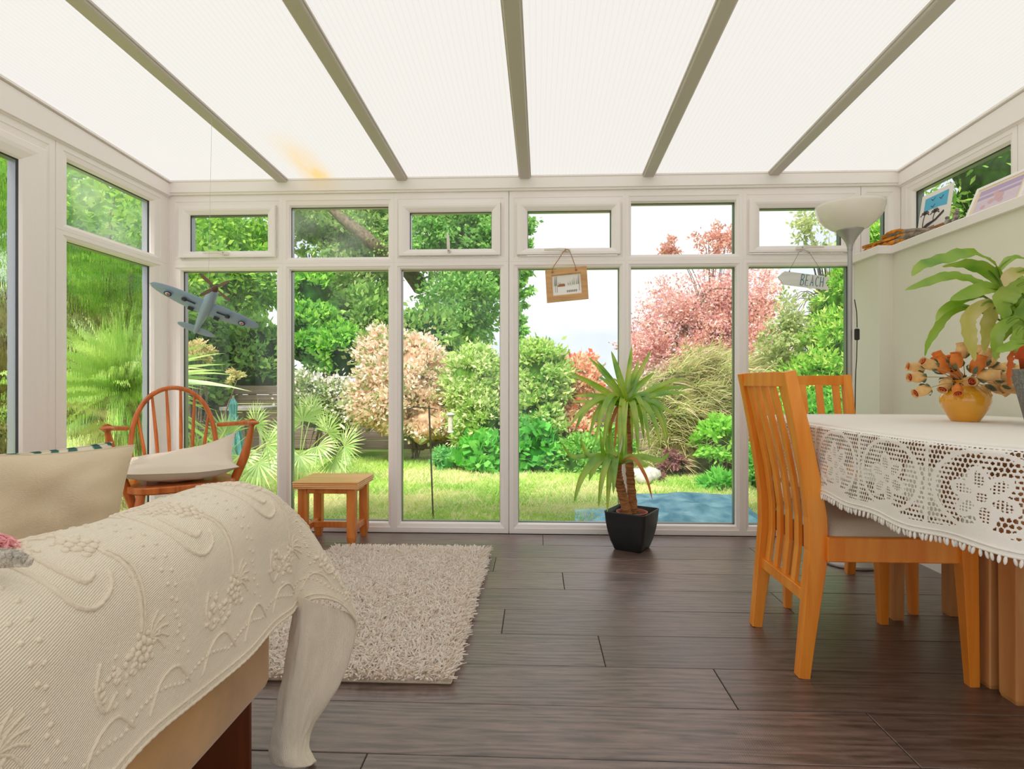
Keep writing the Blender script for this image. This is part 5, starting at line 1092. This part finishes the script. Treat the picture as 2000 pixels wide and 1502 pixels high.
def shrub(name, label, cat, blobs, cols, n, size, clumps, aspect=.5, core=None, stems=5, trans=.45, shell=.75, sig=.16, up=.2, group=None, extra=None, spread=.9, stemr=.012, low=-.6):
    B = np.array(blobs); c = B[:, :3].mean(0); bx, by = B[0, 0], B[:, 1].mean(); t = thing(name, (bx, by, GZ), label, cat, group)
    P, D, C = ellpts(blobs, n, clumps, shell, sig, low); ok = P[:, 2] > GZ + .01; P, D = P[ok], D[ok]
    V = leafcloud(P, D, size, aspect, spread, up); mats = [leafm(name + '_leaf', cols, trans)]; mi = np.zeros(len(V), int)
    if extra:
        ec, en, es = extra; mats.append(leafm(name + '_bloom', ec, trans)); kk = RNG.integers(0, len(C), en); P2 = C[kk] + RNG.normal(0, 1, (en, 3)) * sig * 1.25 * B[:, 3].mean(); B0 = B[0]
        D2 = P2 - B0[:3]; D2 /= np.linalg.norm(D2, axis=1)[:, None]; P2 = P2 + D2 * .05; P2 = P2[P2[:, 2] > GZ]; D2 = D2[:len(P2)]; V2 = leafcloud(P2, D2, es, .7, .8, up); V = np.concatenate([V, V2]); mi = np.concatenate([mi, np.ones(len(V2), int)])
    npmesh('foliage', V.reshape(-1, 3), np.arange(len(V) * 4).reshape(-1, 4), mats, t, mi)
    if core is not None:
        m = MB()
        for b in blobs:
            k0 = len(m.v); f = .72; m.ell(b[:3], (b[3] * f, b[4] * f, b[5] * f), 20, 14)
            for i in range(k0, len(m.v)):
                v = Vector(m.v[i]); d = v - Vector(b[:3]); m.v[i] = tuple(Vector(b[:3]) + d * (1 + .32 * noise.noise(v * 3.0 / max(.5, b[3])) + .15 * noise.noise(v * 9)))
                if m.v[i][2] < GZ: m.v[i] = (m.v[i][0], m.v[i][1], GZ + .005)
        m.build('shaded_inner_foliage', corem(core), t)
    m = MB()
    for k in range(stems):
        e = Vector(C[RNG.integers(0, len(C))]); s = Vector((bx + random.uniform(-.12, .12) * B[0, 3], by + random.uniform(-.1, .1), GZ - .01)); mid = s.lerp(e, .5) + Vector((random.uniform(-.1, .1), random.uniform(-.1, .1), .12 * (e.z - s.z)))
        m.tube(crom([s, mid, e], 5), list(np.linspace(stemr, stemr * .3, 11)), 6)
    m.build('stems' if stemr < .03 else 'branches', WOODB, t)
    return t
def tree(label, blobs, cols, n, size, clumps, trunk, limbs, group='tall green trees beyond the fence', shell=.3, sig=.12, name='tree', trans=.5, aspect=.55, extra=None):
    B = np.array(blobs); t = thing(name, (trunk[0], trunk[1], GZ), label, 'tree', group); P, D, C = ellpts(blobs, n, clumps, shell, sig)
    V = leafcloud(P, D, size, aspect, 1.2, .1); npmesh('crown', V.reshape(-1, 3), np.arange(len(V) * 4).reshape(-1, 4), leafm('tree_leaf', cols, trans), t)
    m = MB(); base = Vector((trunk[0], trunk[1], GZ - .05)); top = Vector((trunk[2], trunk[1], trunk[3])); r0 = trunk[4]; m.tube(crom([base, base.lerp(top, .5) + Vector((.1, 0, 0)), top], 6), list(np.linspace(r0, r0 * .45, 13)), 10); m.build('trunk', WOODB, t)
    m = MB()
    for k in range(limbs):
        e = Vector(C[RNG.integers(0, len(C))]); s = base.lerp(top, random.uniform(.35, 1)); m.tube(crom([s, s.lerp(e, .5) + Vector((0, 0, .25)), e], 5), list(np.linspace(r0 * .28, r0 * .05, 11)), 6)
    m.build('branches', WOODB, t); return t
G_ = [(56, 130, 20), (92, 168, 30), (134, 200, 44), (176, 220, 72)]; GD = [(56, 122, 34), (86, 152, 44), (120, 178, 62), (158, 204, 88)]; GV = [(96, 160, 40), (150, 200, 70), (206, 226, 140), (232, 238, 190)]
# tall trees
tree('tall leafy tree filling the far-left front window', [pxb(300, 300, 470, 560, 11.5, 1.6), pxb(380, 400, 560, 640, 11, 1.5), pxb(300, 480, 450, 700, 10.6, 1.2)], G_, 30000, .105, 330, (ay(415, 700, 11).x, 11.2, ay(430, 560, 11).x, 2.6, .20), 14)
tree('hazy mid-green tree with a mossy diagonal limb behind the second pane', [pxb(540, 300, 700, 520, 13, 1.8), pxb(640, 330, 820, 560, 13, 1.8), pxb(560, 480, 790, 700, 12.5, 1.6)], [(70, 126, 48), (104, 160, 66), (150, 190, 96), (180, 206, 120)], 26000, .14, 260, (ay(640, 700, 13).x, 12.8, ay(650, 560, 13).x, 3.2, .22), 18)
tree('broad dense tree ending in an ivy-clad edge at the fourth pane', [pxb(770, 310, 960, 560, 12, 1.6), pxb(880, 340, 1040, 560, 12, 1.3), pxb(800, 500, 1015, 700, 11.6, 1.3), pxb(985, 380, 1052, 610, 11.4, .45), pxb(985, 560, 1030, 700, 11.3, .4)], [(52, 132, 40), (84, 164, 52), (120, 190, 72), (160, 212, 104)], 36000, .10, 420, (ay(905, 700, 12).x, 12, ay(920, 560, 12).x, 3.4, .26), 16)
m = MB(); m.tube(crom([ay(600, 352, 9.9), ay(660, 418, 9.8), ay(700, 452, 9.8), ay(750, 492, 10.0), ay(790, 520, 11.2), ay(820, 560, 12.2)], 6), list(np.linspace(.07, .17, 31)), 10)
C = [ay(600 + 150 * f, 352 + 138 * f, 9.85) for f in np.linspace(0, 1, 300)]; o = m.build('mossy_branch', WOODB, bpy.data.objects['tree.001'])
P = np.array([tuple(p) for p in C]).repeat(8, 0) + RNG.normal(0, .06, (2400, 3)); V = leafcloud(P, RNG.normal(0, 1, P.shape), .055, .6); npmesh('ivy', V.reshape(-1, 3), np.arange(len(V) * 4).reshape(-1, 4), leafm('ivy_leaf', GD, .4), bpy.data.objects['tree.001'])
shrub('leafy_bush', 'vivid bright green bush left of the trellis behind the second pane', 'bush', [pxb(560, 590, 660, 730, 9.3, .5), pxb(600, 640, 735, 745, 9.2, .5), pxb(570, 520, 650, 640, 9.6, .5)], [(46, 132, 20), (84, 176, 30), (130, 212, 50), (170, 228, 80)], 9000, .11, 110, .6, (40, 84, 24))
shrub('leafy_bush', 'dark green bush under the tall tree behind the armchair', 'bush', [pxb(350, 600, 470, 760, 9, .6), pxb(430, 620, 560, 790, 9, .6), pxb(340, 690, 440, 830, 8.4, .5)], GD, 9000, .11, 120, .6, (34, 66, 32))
shrub('leafy_bush', 'dark green bush behind the trellis, right of the bright green bush', 'bush', [pxb(640, 560, 790, 760, 10.3, .6), pxb(760, 600, 900, 760, 10.2, .6)], GD, 8000, .12, 110, .6, (34, 66, 32))
# fence + trellis
FEN = mat('weathered_fence_board', (128, 112, 100), .95, var=.2, vs=10, stretch=(.15, 1, 4), bump=.3, bs=20); t = thing('garden_fence', (-1, 8.5, GZ), 'weathered grey-brown horizontal board fence along the back of the garden', 'fence')
m = MB()
for k in range(7): m.cbox((-7, 8.5, GZ + .02 + k * .135), (3.6, 8.525, GZ + .148 + k * .135), .006)
m.build('fence_boards', FEN, t)
for x_ in np.arange(-7, 3.7, 1.75): m = MB(); m.cbox((x_, 8.53, GZ), (x_ + .09, 8.62, .95), .006); m.build('fence_post', FEN, t)
TRE = mat('pale_grey_trellis', (186, 180, 172), .9); a_, b_ = ay(640, 750, 8.45), ay(960, 750, 8.45); m = MB(); z0, z1 = .70, .97
t = thing('garden_trellis', ((a_.x + b_.x) / 2, 8.45, z0), 'pale square lattice trellis topping the fence behind the peach shrub', 'trellis')
for z in (z0, z0 + .09, z0 + .18, z1): m.cbox((a_.x, 8.44, z - .012), (b_.x, 8.455, z + .012), .002)
for x_ in np.arange(a_.x, b_.x, .088): m.cbox((x_ - .011, 8.455, z0), (x_ + .011, 8.47, z1), .002)
m.build('lattice', TRE, t)
# flowering shrubs
PE = [(226, 186, 158), (250, 220, 196), (254, 232, 214), (255, 244, 232)]
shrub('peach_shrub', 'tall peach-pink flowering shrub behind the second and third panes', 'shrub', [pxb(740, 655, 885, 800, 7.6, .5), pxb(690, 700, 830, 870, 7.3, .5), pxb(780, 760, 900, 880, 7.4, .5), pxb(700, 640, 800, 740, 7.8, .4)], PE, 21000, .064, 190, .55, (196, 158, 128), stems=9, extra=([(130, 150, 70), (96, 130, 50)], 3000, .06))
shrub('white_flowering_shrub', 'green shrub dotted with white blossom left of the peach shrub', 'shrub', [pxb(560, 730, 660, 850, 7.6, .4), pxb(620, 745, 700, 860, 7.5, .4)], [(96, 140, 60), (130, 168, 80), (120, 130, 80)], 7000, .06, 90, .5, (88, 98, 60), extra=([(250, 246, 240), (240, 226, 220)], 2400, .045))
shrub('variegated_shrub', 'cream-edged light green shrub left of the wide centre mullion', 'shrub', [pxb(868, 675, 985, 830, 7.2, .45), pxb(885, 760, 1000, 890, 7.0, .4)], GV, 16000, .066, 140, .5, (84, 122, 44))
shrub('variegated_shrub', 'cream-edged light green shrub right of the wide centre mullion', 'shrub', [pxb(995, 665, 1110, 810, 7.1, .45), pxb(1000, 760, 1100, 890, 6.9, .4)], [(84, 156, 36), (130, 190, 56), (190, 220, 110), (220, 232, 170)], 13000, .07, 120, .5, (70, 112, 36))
shrub('round_leaf_climber', 'glossy round-leaved climber at the lawn edge left of the centre mullion', 'plant', [pxb(895, 850, 985, 940, 6.65, .25)], [(44, 160, 30), (84, 200, 50), (130, 222, 80)], 1500, .095, 60, .95, (36, 110, 26))
shrub('round_leaf_climber', 'glossy round-leaved climber at the lawn edge right of the centre mullion', 'plant', [pxb(1000, 820, 1085, 945, 6.65, .25)], [(30, 140, 30), (64, 186, 44), (110, 214, 70)], 1600, .095, 60, .95, (30, 100, 24))
shrub('low_green_plant', 'feathery low green plant at the foot of the fence below the bird feeder', 'plant', [pxb(842, 875, 900, 925, 6.7, .2)], [(70, 170, 80), (110, 200, 90)], 1300, .05, 30, .3, (50, 120, 50))
shrub('pink_shrub', 'loose salmon-pink shrub behind the yucca', 'shrub', [pxb(1080, 690, 1175, 830, 7.5, .45), pxb(1070, 790, 1150, 880, 7.2, .35)], [(226, 150, 120), (244, 190, 156), (250, 214, 190), (150, 170, 80)], 8000, .066, 90, .5, (186, 140, 108), extra=([(236, 84, 48), (226, 110, 70)], 500, .07))
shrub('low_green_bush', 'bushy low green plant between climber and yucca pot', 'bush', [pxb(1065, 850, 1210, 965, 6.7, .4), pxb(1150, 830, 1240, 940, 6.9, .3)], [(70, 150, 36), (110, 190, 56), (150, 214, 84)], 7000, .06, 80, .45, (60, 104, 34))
# copper-pink tree
tree('copper-pink leafed tree against the sky right of centre', [pxb(1235, 530, 1450, 700, 9.5, 1.0), pxb(1330, 500, 1530, 680, 9.6, 1.0), pxb(1200, 610, 1330, 760, 9.2, .7), pxb(1380, 590, 1530, 750, 9.4, .8), pxb(1240, 640, 1440, 770, 9.3, .8)], [(170, 120, 146), (206, 144, 146), (228, 166, 148), (240, 196, 184), (250, 226, 218)], 34000, .052, 460, (ay(1330, 760, 9.5).x, 9.5, ay(1335, 640, 9.5).x, 1.9, .10), 34, group=None, shell=.15, sig=.13, name='copper_tree', trans=.45)
tree('sparse upper sprigs of a copper tree just left of the pillar window', [pxb(1350, 425, 1450, 510, 9.6, .3), pxb(1275, 460, 1335, 520, 9.6, .3), pxb(1455, 560, 1520, 640, 9.6, .3)], [(190, 120, 112), (220, 160, 140), (160, 120, 100)], 2600, .06, 90, (ay(1390, 620, 9.6).x, 9.75, ay(1395, 540, 9.6).x, 2.6, .04), 22, group=None, shell=.1, sig=.14, name='copper_tree')
# feathery bush: long fine blades
def blades(name, label, cat, roots, dirs, ln_, wd_, cols, droop=.3, parts=None, t=None, seg=4, gloss=0, group=None):
    n = len(roots); d = dirs / np.linalg.norm(dirs, axis=1)[:, None]; sd = np.cross(d, RNG.normal(0, 1, (n, 3))); sd /= np.linalg.norm(sd, axis=1)[:, None]; ln_ = np.broadcast_to(ln_, n)[:, None]; V = np.zeros((n, seg + 1, 2, 3))
    for k in range(seg + 1):
        f = k / seg; c = roots + d * ln_ * f; c[:, 2] -= (droop * ln_[:, 0]) * f ** 2; w_ = wd_ * (.35 + .65 * math.sin(math.pi * min(1, .15 + .85 * f))) * (1 - f ** 4); V[:, k, 0] = c - sd * w_; V[:, k, 1] = c + sd * w_
    base = (np.arange(n) * (seg + 1) * 2)[:, None]; fq = np.concatenate([base + np.array([[k * 2, k * 2 + 1, k * 2 + 3, k * 2 + 2]]) for k in range(seg)], 0)
    if t is None: t = thing(name, (float(roots[:, 0].mean()), float(roots[:, 1].mean()), GZ), label, cat, group)
    npmesh(parts or 'blades', V.reshape(-1, 3), fq, leafm(name + '_blade', cols, .4, gloss), t); return t
blobs = [pxb(1240, 700, 1400, 900, 6.9, .6), pxb(1330, 700, 1510, 900, 6.9, .6), pxb(1240, 820, 1480, 990, 6.7, .5), pxb(1290, 680, 1500, 800, 7.1, .5)]
P, D, C = ellpts(blobs, 15000, 260, .55, .16); D2 = D * .35 + np.array([.55, -.25, .30]) + RNG.normal(0, .35, D.shape); ok = P[:, 2] > GZ + .05
t = blades('feathery_shrub', 'feathery olive-green shrub with arching straw-tipped sprays behind the yucca', 'shrub', P[ok], D2[ok], RNG.uniform(.12, .34, ok.sum()), .0045, [(120, 130, 56), (160, 164, 84), (196, 188, 124), (220, 200, 160), (110, 160, 50)], .35)
V = leafcloud(P[:5000], D[:5000], .05, .3); npmesh('foliage', V.reshape(-1, 3), np.arange(len(V) * 4).reshape(-1, 4), leafm('feathery_leaf', [(120, 170, 50), (160, 200, 80)], .4), t)
m = MB()
for b in blobs:
    m.ell(b[:3], (b[3] * .72, b[4] * .7, b[5] * .75), 18, 12)
for k in range(14): s_ = Vector((blobs[2][0] + random.uniform(-.3, .3), 6.8, GZ)); e_ = Vector(C[RNG.integers(0, len(C))]); m.tube(crom([s_, s_.lerp(e_, .5) + Vector((.1, 0, .2)), e_], 5), list(np.linspace(.014, .004, 11)), 5, 1)
m.build('shaded_inner_foliage', [corem((96, 92, 56)), WOODB], t)
shrub('leafy_sapling', 'fresh light-green sapling low behind the centre-right pane', 'bush', [pxb(1365, 820, 1450, 910, 6.2, .3)], [(100, 190, 40), (150, 222, 70)], 1500, .075, 40, .5, None, stems=6)
shrub('dark_red_plant', 'small dark wine-red plant above the blue tarpaulin', 'plant', [pxb(1262, 925, 1310, 968, 6.0, .15), pxb(1290, 880, 1345, 930, 6.3, .15)], [(110, 50, 64), (150, 80, 90), (90, 60, 50)], 1500, .045, 30, .5, (70, 44, 44))
shrub('spiky_green_plant', 'bright green spiky plant above the right of the blue tarpaulin', 'plant', [pxb(1370, 930, 1445, 985, 5.6, .2)], [(60, 180, 40), (110, 214, 60)], 900, .10, 24, .25, None, stems=4)
# right-hand bright bush
shrub('yellow_green_bush', 'large bright yellow-green bush in the right front window behind the sign', 'bush', [pxb(1600, 520, 1700, 660, 6.6, .6), pxb(1570, 600, 1700, 780, 6.5, .6), pxb(1520, 680, 1690, 850, 6.4, .5), pxb(1640, 440, 1760, 620, 6.8, .6), pxb(1690, 380, 1760, 540, 6.8, .5)], [(70, 160, 20), (110, 196, 36), (170, 220, 70), (214, 228, 120)], 26000, .07, 260, .35, (70, 120, 30), shell=.6)
shrub('leafy_bush', 'deep green bush low in the right front window beside the near chair', 'bush', [pxb(1460, 830, 1560, 1010, 5.6, .4), pxb(1500, 780, 1680, 960, 5.9, .4)], [(40, 140, 24), (70, 176, 36), (120, 206, 60)], 9000, .06, 110, .4, (40, 90, 24))
tree('thin pale-leaved branches against the sky left of the lamp bowl', [pxb(1540, 400, 1620, 470, 6.6, .25), pxb(1500, 560, 1590, 700, 6.7, .3), pxb(1560, 450, 1640, 520, 6.6, .25), pxb(1470, 640, 1560, 760, 6.8, .3)], [(150, 176, 96), (196, 206, 140), (120, 160, 70)], 2600, .06, 130, (ay(1640, 700, 6.9).x, 6.95, ay(1620, 560, 6.9).x, 2.0, .03), 44, group=None, shell=.1, sig=.18, name='pale_leaved_tree')
shrub('straw_green_shrub', 'straw-tinted shrub between the feathery shrub and the yellow-green bush', 'shrub', [pxb(1470, 690, 1580, 830, 7.2, .5)], [(190, 180, 110), (160, 180, 80), (220, 210, 150)], 5000, .07, 80, .35, (120, 116, 66))
# outside right side window
shrub('side_hedge', 'dense bright green hedge outside the right-hand side window', 'hedge', [(3.35, 3.4, 2.1, .7, .9, .9), (3.5, 2.4, 2.3, .7, .9, 1.1), (3.6, 4.2, 2.4, .7, .9, 1.0), (3.6, 4.6, 1.7, .7, .8, .8), (3.4, 1.2, 1.8, .7, .8, .8), (3.5, 3.0, .8, .7, 1.8, .9)], [(56, 140, 24), (96, 180, 36), (150, 210, 60), (210, 224, 110)], 20000, .06, 300, .35, (50, 84, 24), shell=.8)
# outside the left wall
shrub('side_tree_foliage', 'green overhanging foliage outside the left wall, upper panes', 'tree', [(-5.2, 5.6, 2.6, 1.4, 1.5, 1.0), (-5.4, 7.6, 2.8, 1.5, 1.5, 1.3), (-4.8, 4.2, 2.7, .9, 1.0, .7), (-7.5, 9.5, 2.6, 2.0, 1.6, 1.9), (-5.6, 7.0, 1.7, 1.2, 1.2, .7)], G_, 26000, .10, 420, .55, None, stems=22, stemr=.05, shell=.2, sig=.14, low=-1)
shrub('tawny_hedge', 'straw and olive coloured hedge outside the left wall', 'hedge', [(-5.6, 5.2, .9, 1.0, 1.2, .75), (-5.4, 3.6, .8, .9, 1.2, .9), (-6.2, 7.0, 1.1, 1.1, 1.2, .85), (-5.8, 4.4, .2, 1.0, 1.8, .5)], [(150, 150, 70), (196, 180, 110), (222, 206, 150), (120, 150, 50)], 18000, .08, 260, .4, (120, 112, 60))
def fanblades(c, n, ln_, wd_, zmin=-.3, bias=(0, 0, .2)):
    d = RNG.normal(0, 1, (n, 3)) + np.array(bias); d[:, 2] = np.where(d[:, 2] < zmin, -d[:, 2], d[:, 2]); r = np.tile(np.array(c), (n, 1)) + RNG.normal(0, .03, (n, 3)); return r, d, RNG.uniform(.7, 1.1, n) * ln_
c = ax(218, 765, -3.35); r, d, l_ = fanblades(c, 170, 1.0, .03, -.5, (0, 0, .25))
t = blades('cabbage_palm', 'big spiky palm seen through the rain-streaked left window', 'palm', r, d, l_, .026, [(96, 160, 40), (140, 190, 60), (170, 206, 90)], .25, 'fronds', None, 6, .05)
m = MB(); m.tube([(c.x, c.y, GZ), (c.x + .04, c.y, .4), (c.x, c.y, c.z)], [.09, .075, .06], 12); m.build('trunk', WOODB, t)
r, d, l_ = fanblades((c.x, c.y, c.z - .25), 60, .8, .02, -3, (0, 0, -1.2)); blades('cabbage_palm', None, None, r, d, l_, .03, [(150, 180, 90), (190, 190, 120)], .5, 'drooping_fronds', t)
# dwarf fan palm: flat fans of pleated blades
def fanpalm(label, fans, base):
    t = thing('fan_palm', (base.x, base.y, GZ), label, 'palm', 'fan palms by the fence')
    for (px, py, Y, rad, tx, ty) in fans:
        c = ay(px, py, Y); dr = Vector((tx, -.35, ty)).normalized(); nrm = Vector((-.2 * tx, -.8, .5)); nrm = (nrm - dr * nrm.dot(dr)).normalized(); sd = dr.cross(nrm); m = MB(); n = 24
        for k in range(n):
            a = (-1 + 2 * k / (n - 1)) * 1.9; v = dr * math.cos(a) + sd * math.sin(a); L_ = rad * (1 - .12 * abs(a) / 1.9) * random.uniform(.92, 1.05); w_ = v.cross(nrm) * .011
            p1 = c + v * L_ * .45 + nrm * .006 * (-1) ** k; p2 = c + v * L_ - Vector((0, 0, .03)) + nrm * -.01; m.add([c, p1 - w_, p2, p1 + w_], [(0, 1, 2, 3)])
        m.build('fan_leaf', FANM, t); m = MB(); m.tube(crom([base + Vector((0, 0, .05)), base.lerp(c, .5) + Vector((0, 0, .06)), c], 5), .006, 6); m.build('leaf_stalk', FANM, t)
FANM = leafm('fan_palm_leaf', [(96, 150, 56), (140, 184, 80), (180, 210, 116)], .4, .05)
base = ay(585, 915, 6.0); fanpalm('green fan palm with radiating pleated leaves left of the stool', [(592, 822, 6, .30, -.1, 1), (640, 845, 5.9, .30, .5, .9), (672, 872, 5.8, .30, .9, .5), (560, 850, 6, .28, -.8, .6), (620, 872, 5.8, .28, .3, -.3), (585, 890, 5.7, .28, -.2, -.9), (610, 805, 6.2, .28, .3, 1), (560, 885, 5.9, .25, -.8, -.4), (655, 895, 5.9, .26, .7, -.5)], base)
base = ay(470, 925, 5.2); fanpalm('green fan palm behind the arm of the spindle armchair', [(500, 830, 5.2, .28, .5, .8), (520, 870, 5.1, .28, .9, .2), (470, 890, 5.1, .26, .1, -.5), (440, 850, 5.3, .28, -.5, .7), (395, 900, 5.0, .3, -.7, .3), (505, 905, 5.0, .26, .6, -.6), (420, 930, 4.9, .26, -.3, -.6)], base)
# tall grasses near the left corner
r0 = np.array([tuple(ay(385, 960, 5.0))]) + RNG.normal(0, .06, (110, 3)); r0[:, 2] = GZ; d = RNG.normal(0, .38, (110, 3)) + np.array([0, 0, 1.0]); blades('ornamental_grass', 'tall arching pale-green grass clump behind the spindle armchair', 'grass clump', r0, d, RNG.uniform(.7, 1.25, 110), .008, [(130, 180, 70), (190, 206, 120), (220, 214, 150)], .35, None, None, 7)
shrub('cream_flowering_plant', 'tall plant with cream flower heads outside the left corner', 'plant', [pxb(355, 660, 410, 740, 5.6, .2), pxb(440, 720, 475, 770, 5.6, .15)], [(222, 206, 150), (200, 186, 120), (160, 180, 90)], 1400, .04, 26, .6, None, stems=12, shell=.3)
# things standing in the garden
t = thing('folded_parasol', ay(455, 900, 5.9), 'closed teal garden parasol standing behind the armchair', 'parasol'); tp = ay(455, 778, 5.9); tp.z += .0; bz = GZ; TEALF = mat('teal_canvas', (96, 160, 160), .8, var=.25, vs=30, stretch=(6, 6, .3)); m = MB(); rings = []
for z, r_ in ((tp.z, .012), (tp.z - .06, .035), (tp.z - .16, .028), (tp.z - .28, .05), (tp.z - .45, .075), (tp.z - .60, .095)): rings.append([Vector((tp.x + r_ * (1 + .35 * (k % 2)) * math.cos(k * math.pi / 10), tp.y + r_ * (1 + .35 * (k % 2)) * math.sin(k * math.pi / 10), z)) for k in range(20)])
m.loft(rings, 0, True, False); m.build('canopy', TEALF, t); m = MB(); m.tube([(tp.x, tp.y, GZ), (tp.x, tp.y, tp.z + .03)], .014, 8); m.build('pole', METAL, t)
for o in [t]: o.location.z = GZ; 
for ch in t.children: ch.location.z = 0
def fixz(t, old):
    for ch in t.children: ch.location.z += old - t.location.z
t0 = ay(455, 900, 5.9).z; [setattr(ch.location, 'z', t0 - GZ) for ch in t.children]
tt = ay(492, 790, 7.2); t = thing('reflection_table', (tt.x, tt.y, GZ), 'grey table shape standing in for a window reflection, behind the armchair', 'table'); GT = mat('grey_reflection', (150, 144, 138), .9, var=.15, vs=12); m = MB(); m.cbox((tt.x - .26, tt.y - .3, .54), (tt.x + .30, tt.y + .3, .585), .005); m.build('tabletop', GT, t)  # table built to stand in for a reflection in the window glass
for a in (-.22, .24):
    for b in (-.24, .24): m = MB(); m.cbox((tt.x + a - .02, tt.y + b - .02, GZ), (tt.x + a + .02, tt.y + b + .02, .54), .003); m.build('leg', GT, t)
p0, p1 = ay(846, 1030, 4.25), ay(838, 792, 4.25); p0.z = GZ; t = thing('shepherd_hook', p0, 'thin rusty metal pole with a short crossbar standing in the lawn', 'garden pole'); RUST = mat('rusty_green_metal', (112, 104, 84), .7, .3, var=.3, vs=12); m = MB(); m.tube([p0, p0.lerp(p1, .5), p1], .0065, 8); m.build('pole', RUST, t); m = MB(); m.tube([ay(838, 797, 4.25), ay(812, 795, 4.25), ay(786, 801, 4.25)], .004, 6); m.tube([ay(838, 797, 4.25), ay(855, 800, 4.25)], .004, 6); m.build('crossbar', RUST, t)
f0 = ay(880, 845, 6.35); t = thing('bird_feeder', f0, 'white-capped tube bird feeder hanging before the variegated shrub', 'bird feeder'); m = MB(); m.lathe([(.002, .225), (.05, .205), (.052, .198), (.03, .195)], f0, 20); m.lathe([(.001, 0), (.036, 0), (.036, .014), (.03, .018)], f0, 20); m.build('cap_and_tray', mat('pale_green_white_plastic', (222, 232, 226), .5), t); m = MB(); m.lathe([(.028, .018), (.028, .196)], f0, 16); m.build('seed_tube', mat('clear_tube_with_seed', (206, 196, 180), .35, var=.2, vs=40), t); m = MB(); m.tube([f0 + Vector((0, 0, .22)), f0 + Vector((.0, .1, .55))], .002, 5); m.build('hanger', RUST, t)
bb = ay(1253, 935, 6.1); t = thing('stone_bench', (bb.x, bb.y, GZ), 'small white stone bench behind the yucca pot', 'bench'); ST = mat('white_painted_stone', (232, 230, 224), .8, var=.08, vs=9); z1 = ay(1253, 918, 6.1).z; m = MB(); m.cbox((bb.x - .22, bb.y - .12, z1 - .045), (bb.x + .10, bb.y + .12, z1), .008); m.build('seat', ST, t)
m = MB(); m.cbox((bb.x - .18, bb.y - .09, GZ), (bb.x - .02, bb.y + .09, z1 - .045), .008); m.build('pedestal', ST, t)
ZZ = 0
for px, py, Y, r_, lab in ((1272, 950, 6.0, .10, 'pale grey rounded rock right of the stone bench'), (1258, 975, 5.8, .09, 'low pale rock just above the tarpaulin edge')):
    m = MB(); p = ay(px, py, Y); lump(m, (p.x, p.y, GZ + r_ * .6), (r_, r_, r_ * .75), None, px, 0, 14, .25); tag(m.build('garden_rock', mat('pale_rock', (196, 192, 182), .9, var=.15, vs=20)), lab, 'rock')
# blue tarpaulin
def tarp():
    TM, n, l, b = nt('faded_blue_tarpaulin'); b.inputs['Roughness'].default_value = .5; tc = n.new('ShaderNodeTexCoord'); x = n.new('ShaderNodeTexNoise'); x.inputs['Scale'].default_value = 7; x.inputs['Detail'].default_value = 7; r = n.new('ShaderNodeValToRGB'); e = r.color_ramp.elements
    e[0].position = .35; e[0].color = L((54, 142, 172)); e[1].position = .66; e[1].color = L((160, 216, 230)); l.new(tc.outputs['Object'], x.inputs['Vector']); l.new(x.outputs[0], r.inputs[0]); l.new(r.outputs[0], b.inputs['Base Color'])
    x0, x1 = ay(1128, 1000, 3.95).x, ay(1480, 1000, 4.3).x; rows = []; ni, nj = 46, 90
    for i in range(ni + 1):
        row = []; f = i / ni
        for j in range(nj + 1):
            g = j / nj; X = x0 + (x1 - x0) * g; Y = 3.56 + 1.0 * f; e_ = min(1, min(g * 3.0 if f > .1 else g * 2, (1 - g) * 7)); hgt = (-.02 + .09 * f) if f < .84 else (.056 - .17 * (f - .84) / .16)
            lift = 1 if g > .27 else (.15 + .35 * math.sin(g * 11)) * (1 if f < .5 else .6)
            z = GZ + .008 + (hgt - GZ) * max(0, min(1, e_)) ** .6 * lift
            q1 = noise.noise(Vector((X * .5 + Y * 2.2, X * .6 - Y * .6, 0))); fold = .02 * (1 - min(1, abs(q1) * 4)) ** 2 * .7 + .035 * (1 - min(1, abs(noise.noise(Vector((X * 1.0 - Y * 1.8, Y * .7 + X * .5, 7)))) * 6)) ** 2 * .6 - .02 + .02 * noise.noise(Vector((X * 4 + Y * 5, Y * 8 - X * 3, 5))) + .010 * noise.noise(Vector((X * 14, Y * 14, 2)))
            z = min(.058 + .006 * math.sin(g * 7), max(GZ + .004, z + fold * (1.1 if f < .84 else .4))); row.append((X + .02 * math.sin(f * 9), Y + .03 * math.sin(g * 13), z))
        rows.append(row)
    m = MB(); m.grid(rows); tag(m.build('tarpaulin', TM), 'crumpled faded blue tarpaulin lying on the lawn just outside the window', 'tarpaulin')
tarp()
# paved strip under the sill outside
m = MB(); m.bb((XL - .2, YW + .08, GZ - .02), (XR + .2, YW + .16, .03)); tag(m.build('wall_front', PLASTER), kind='structure')
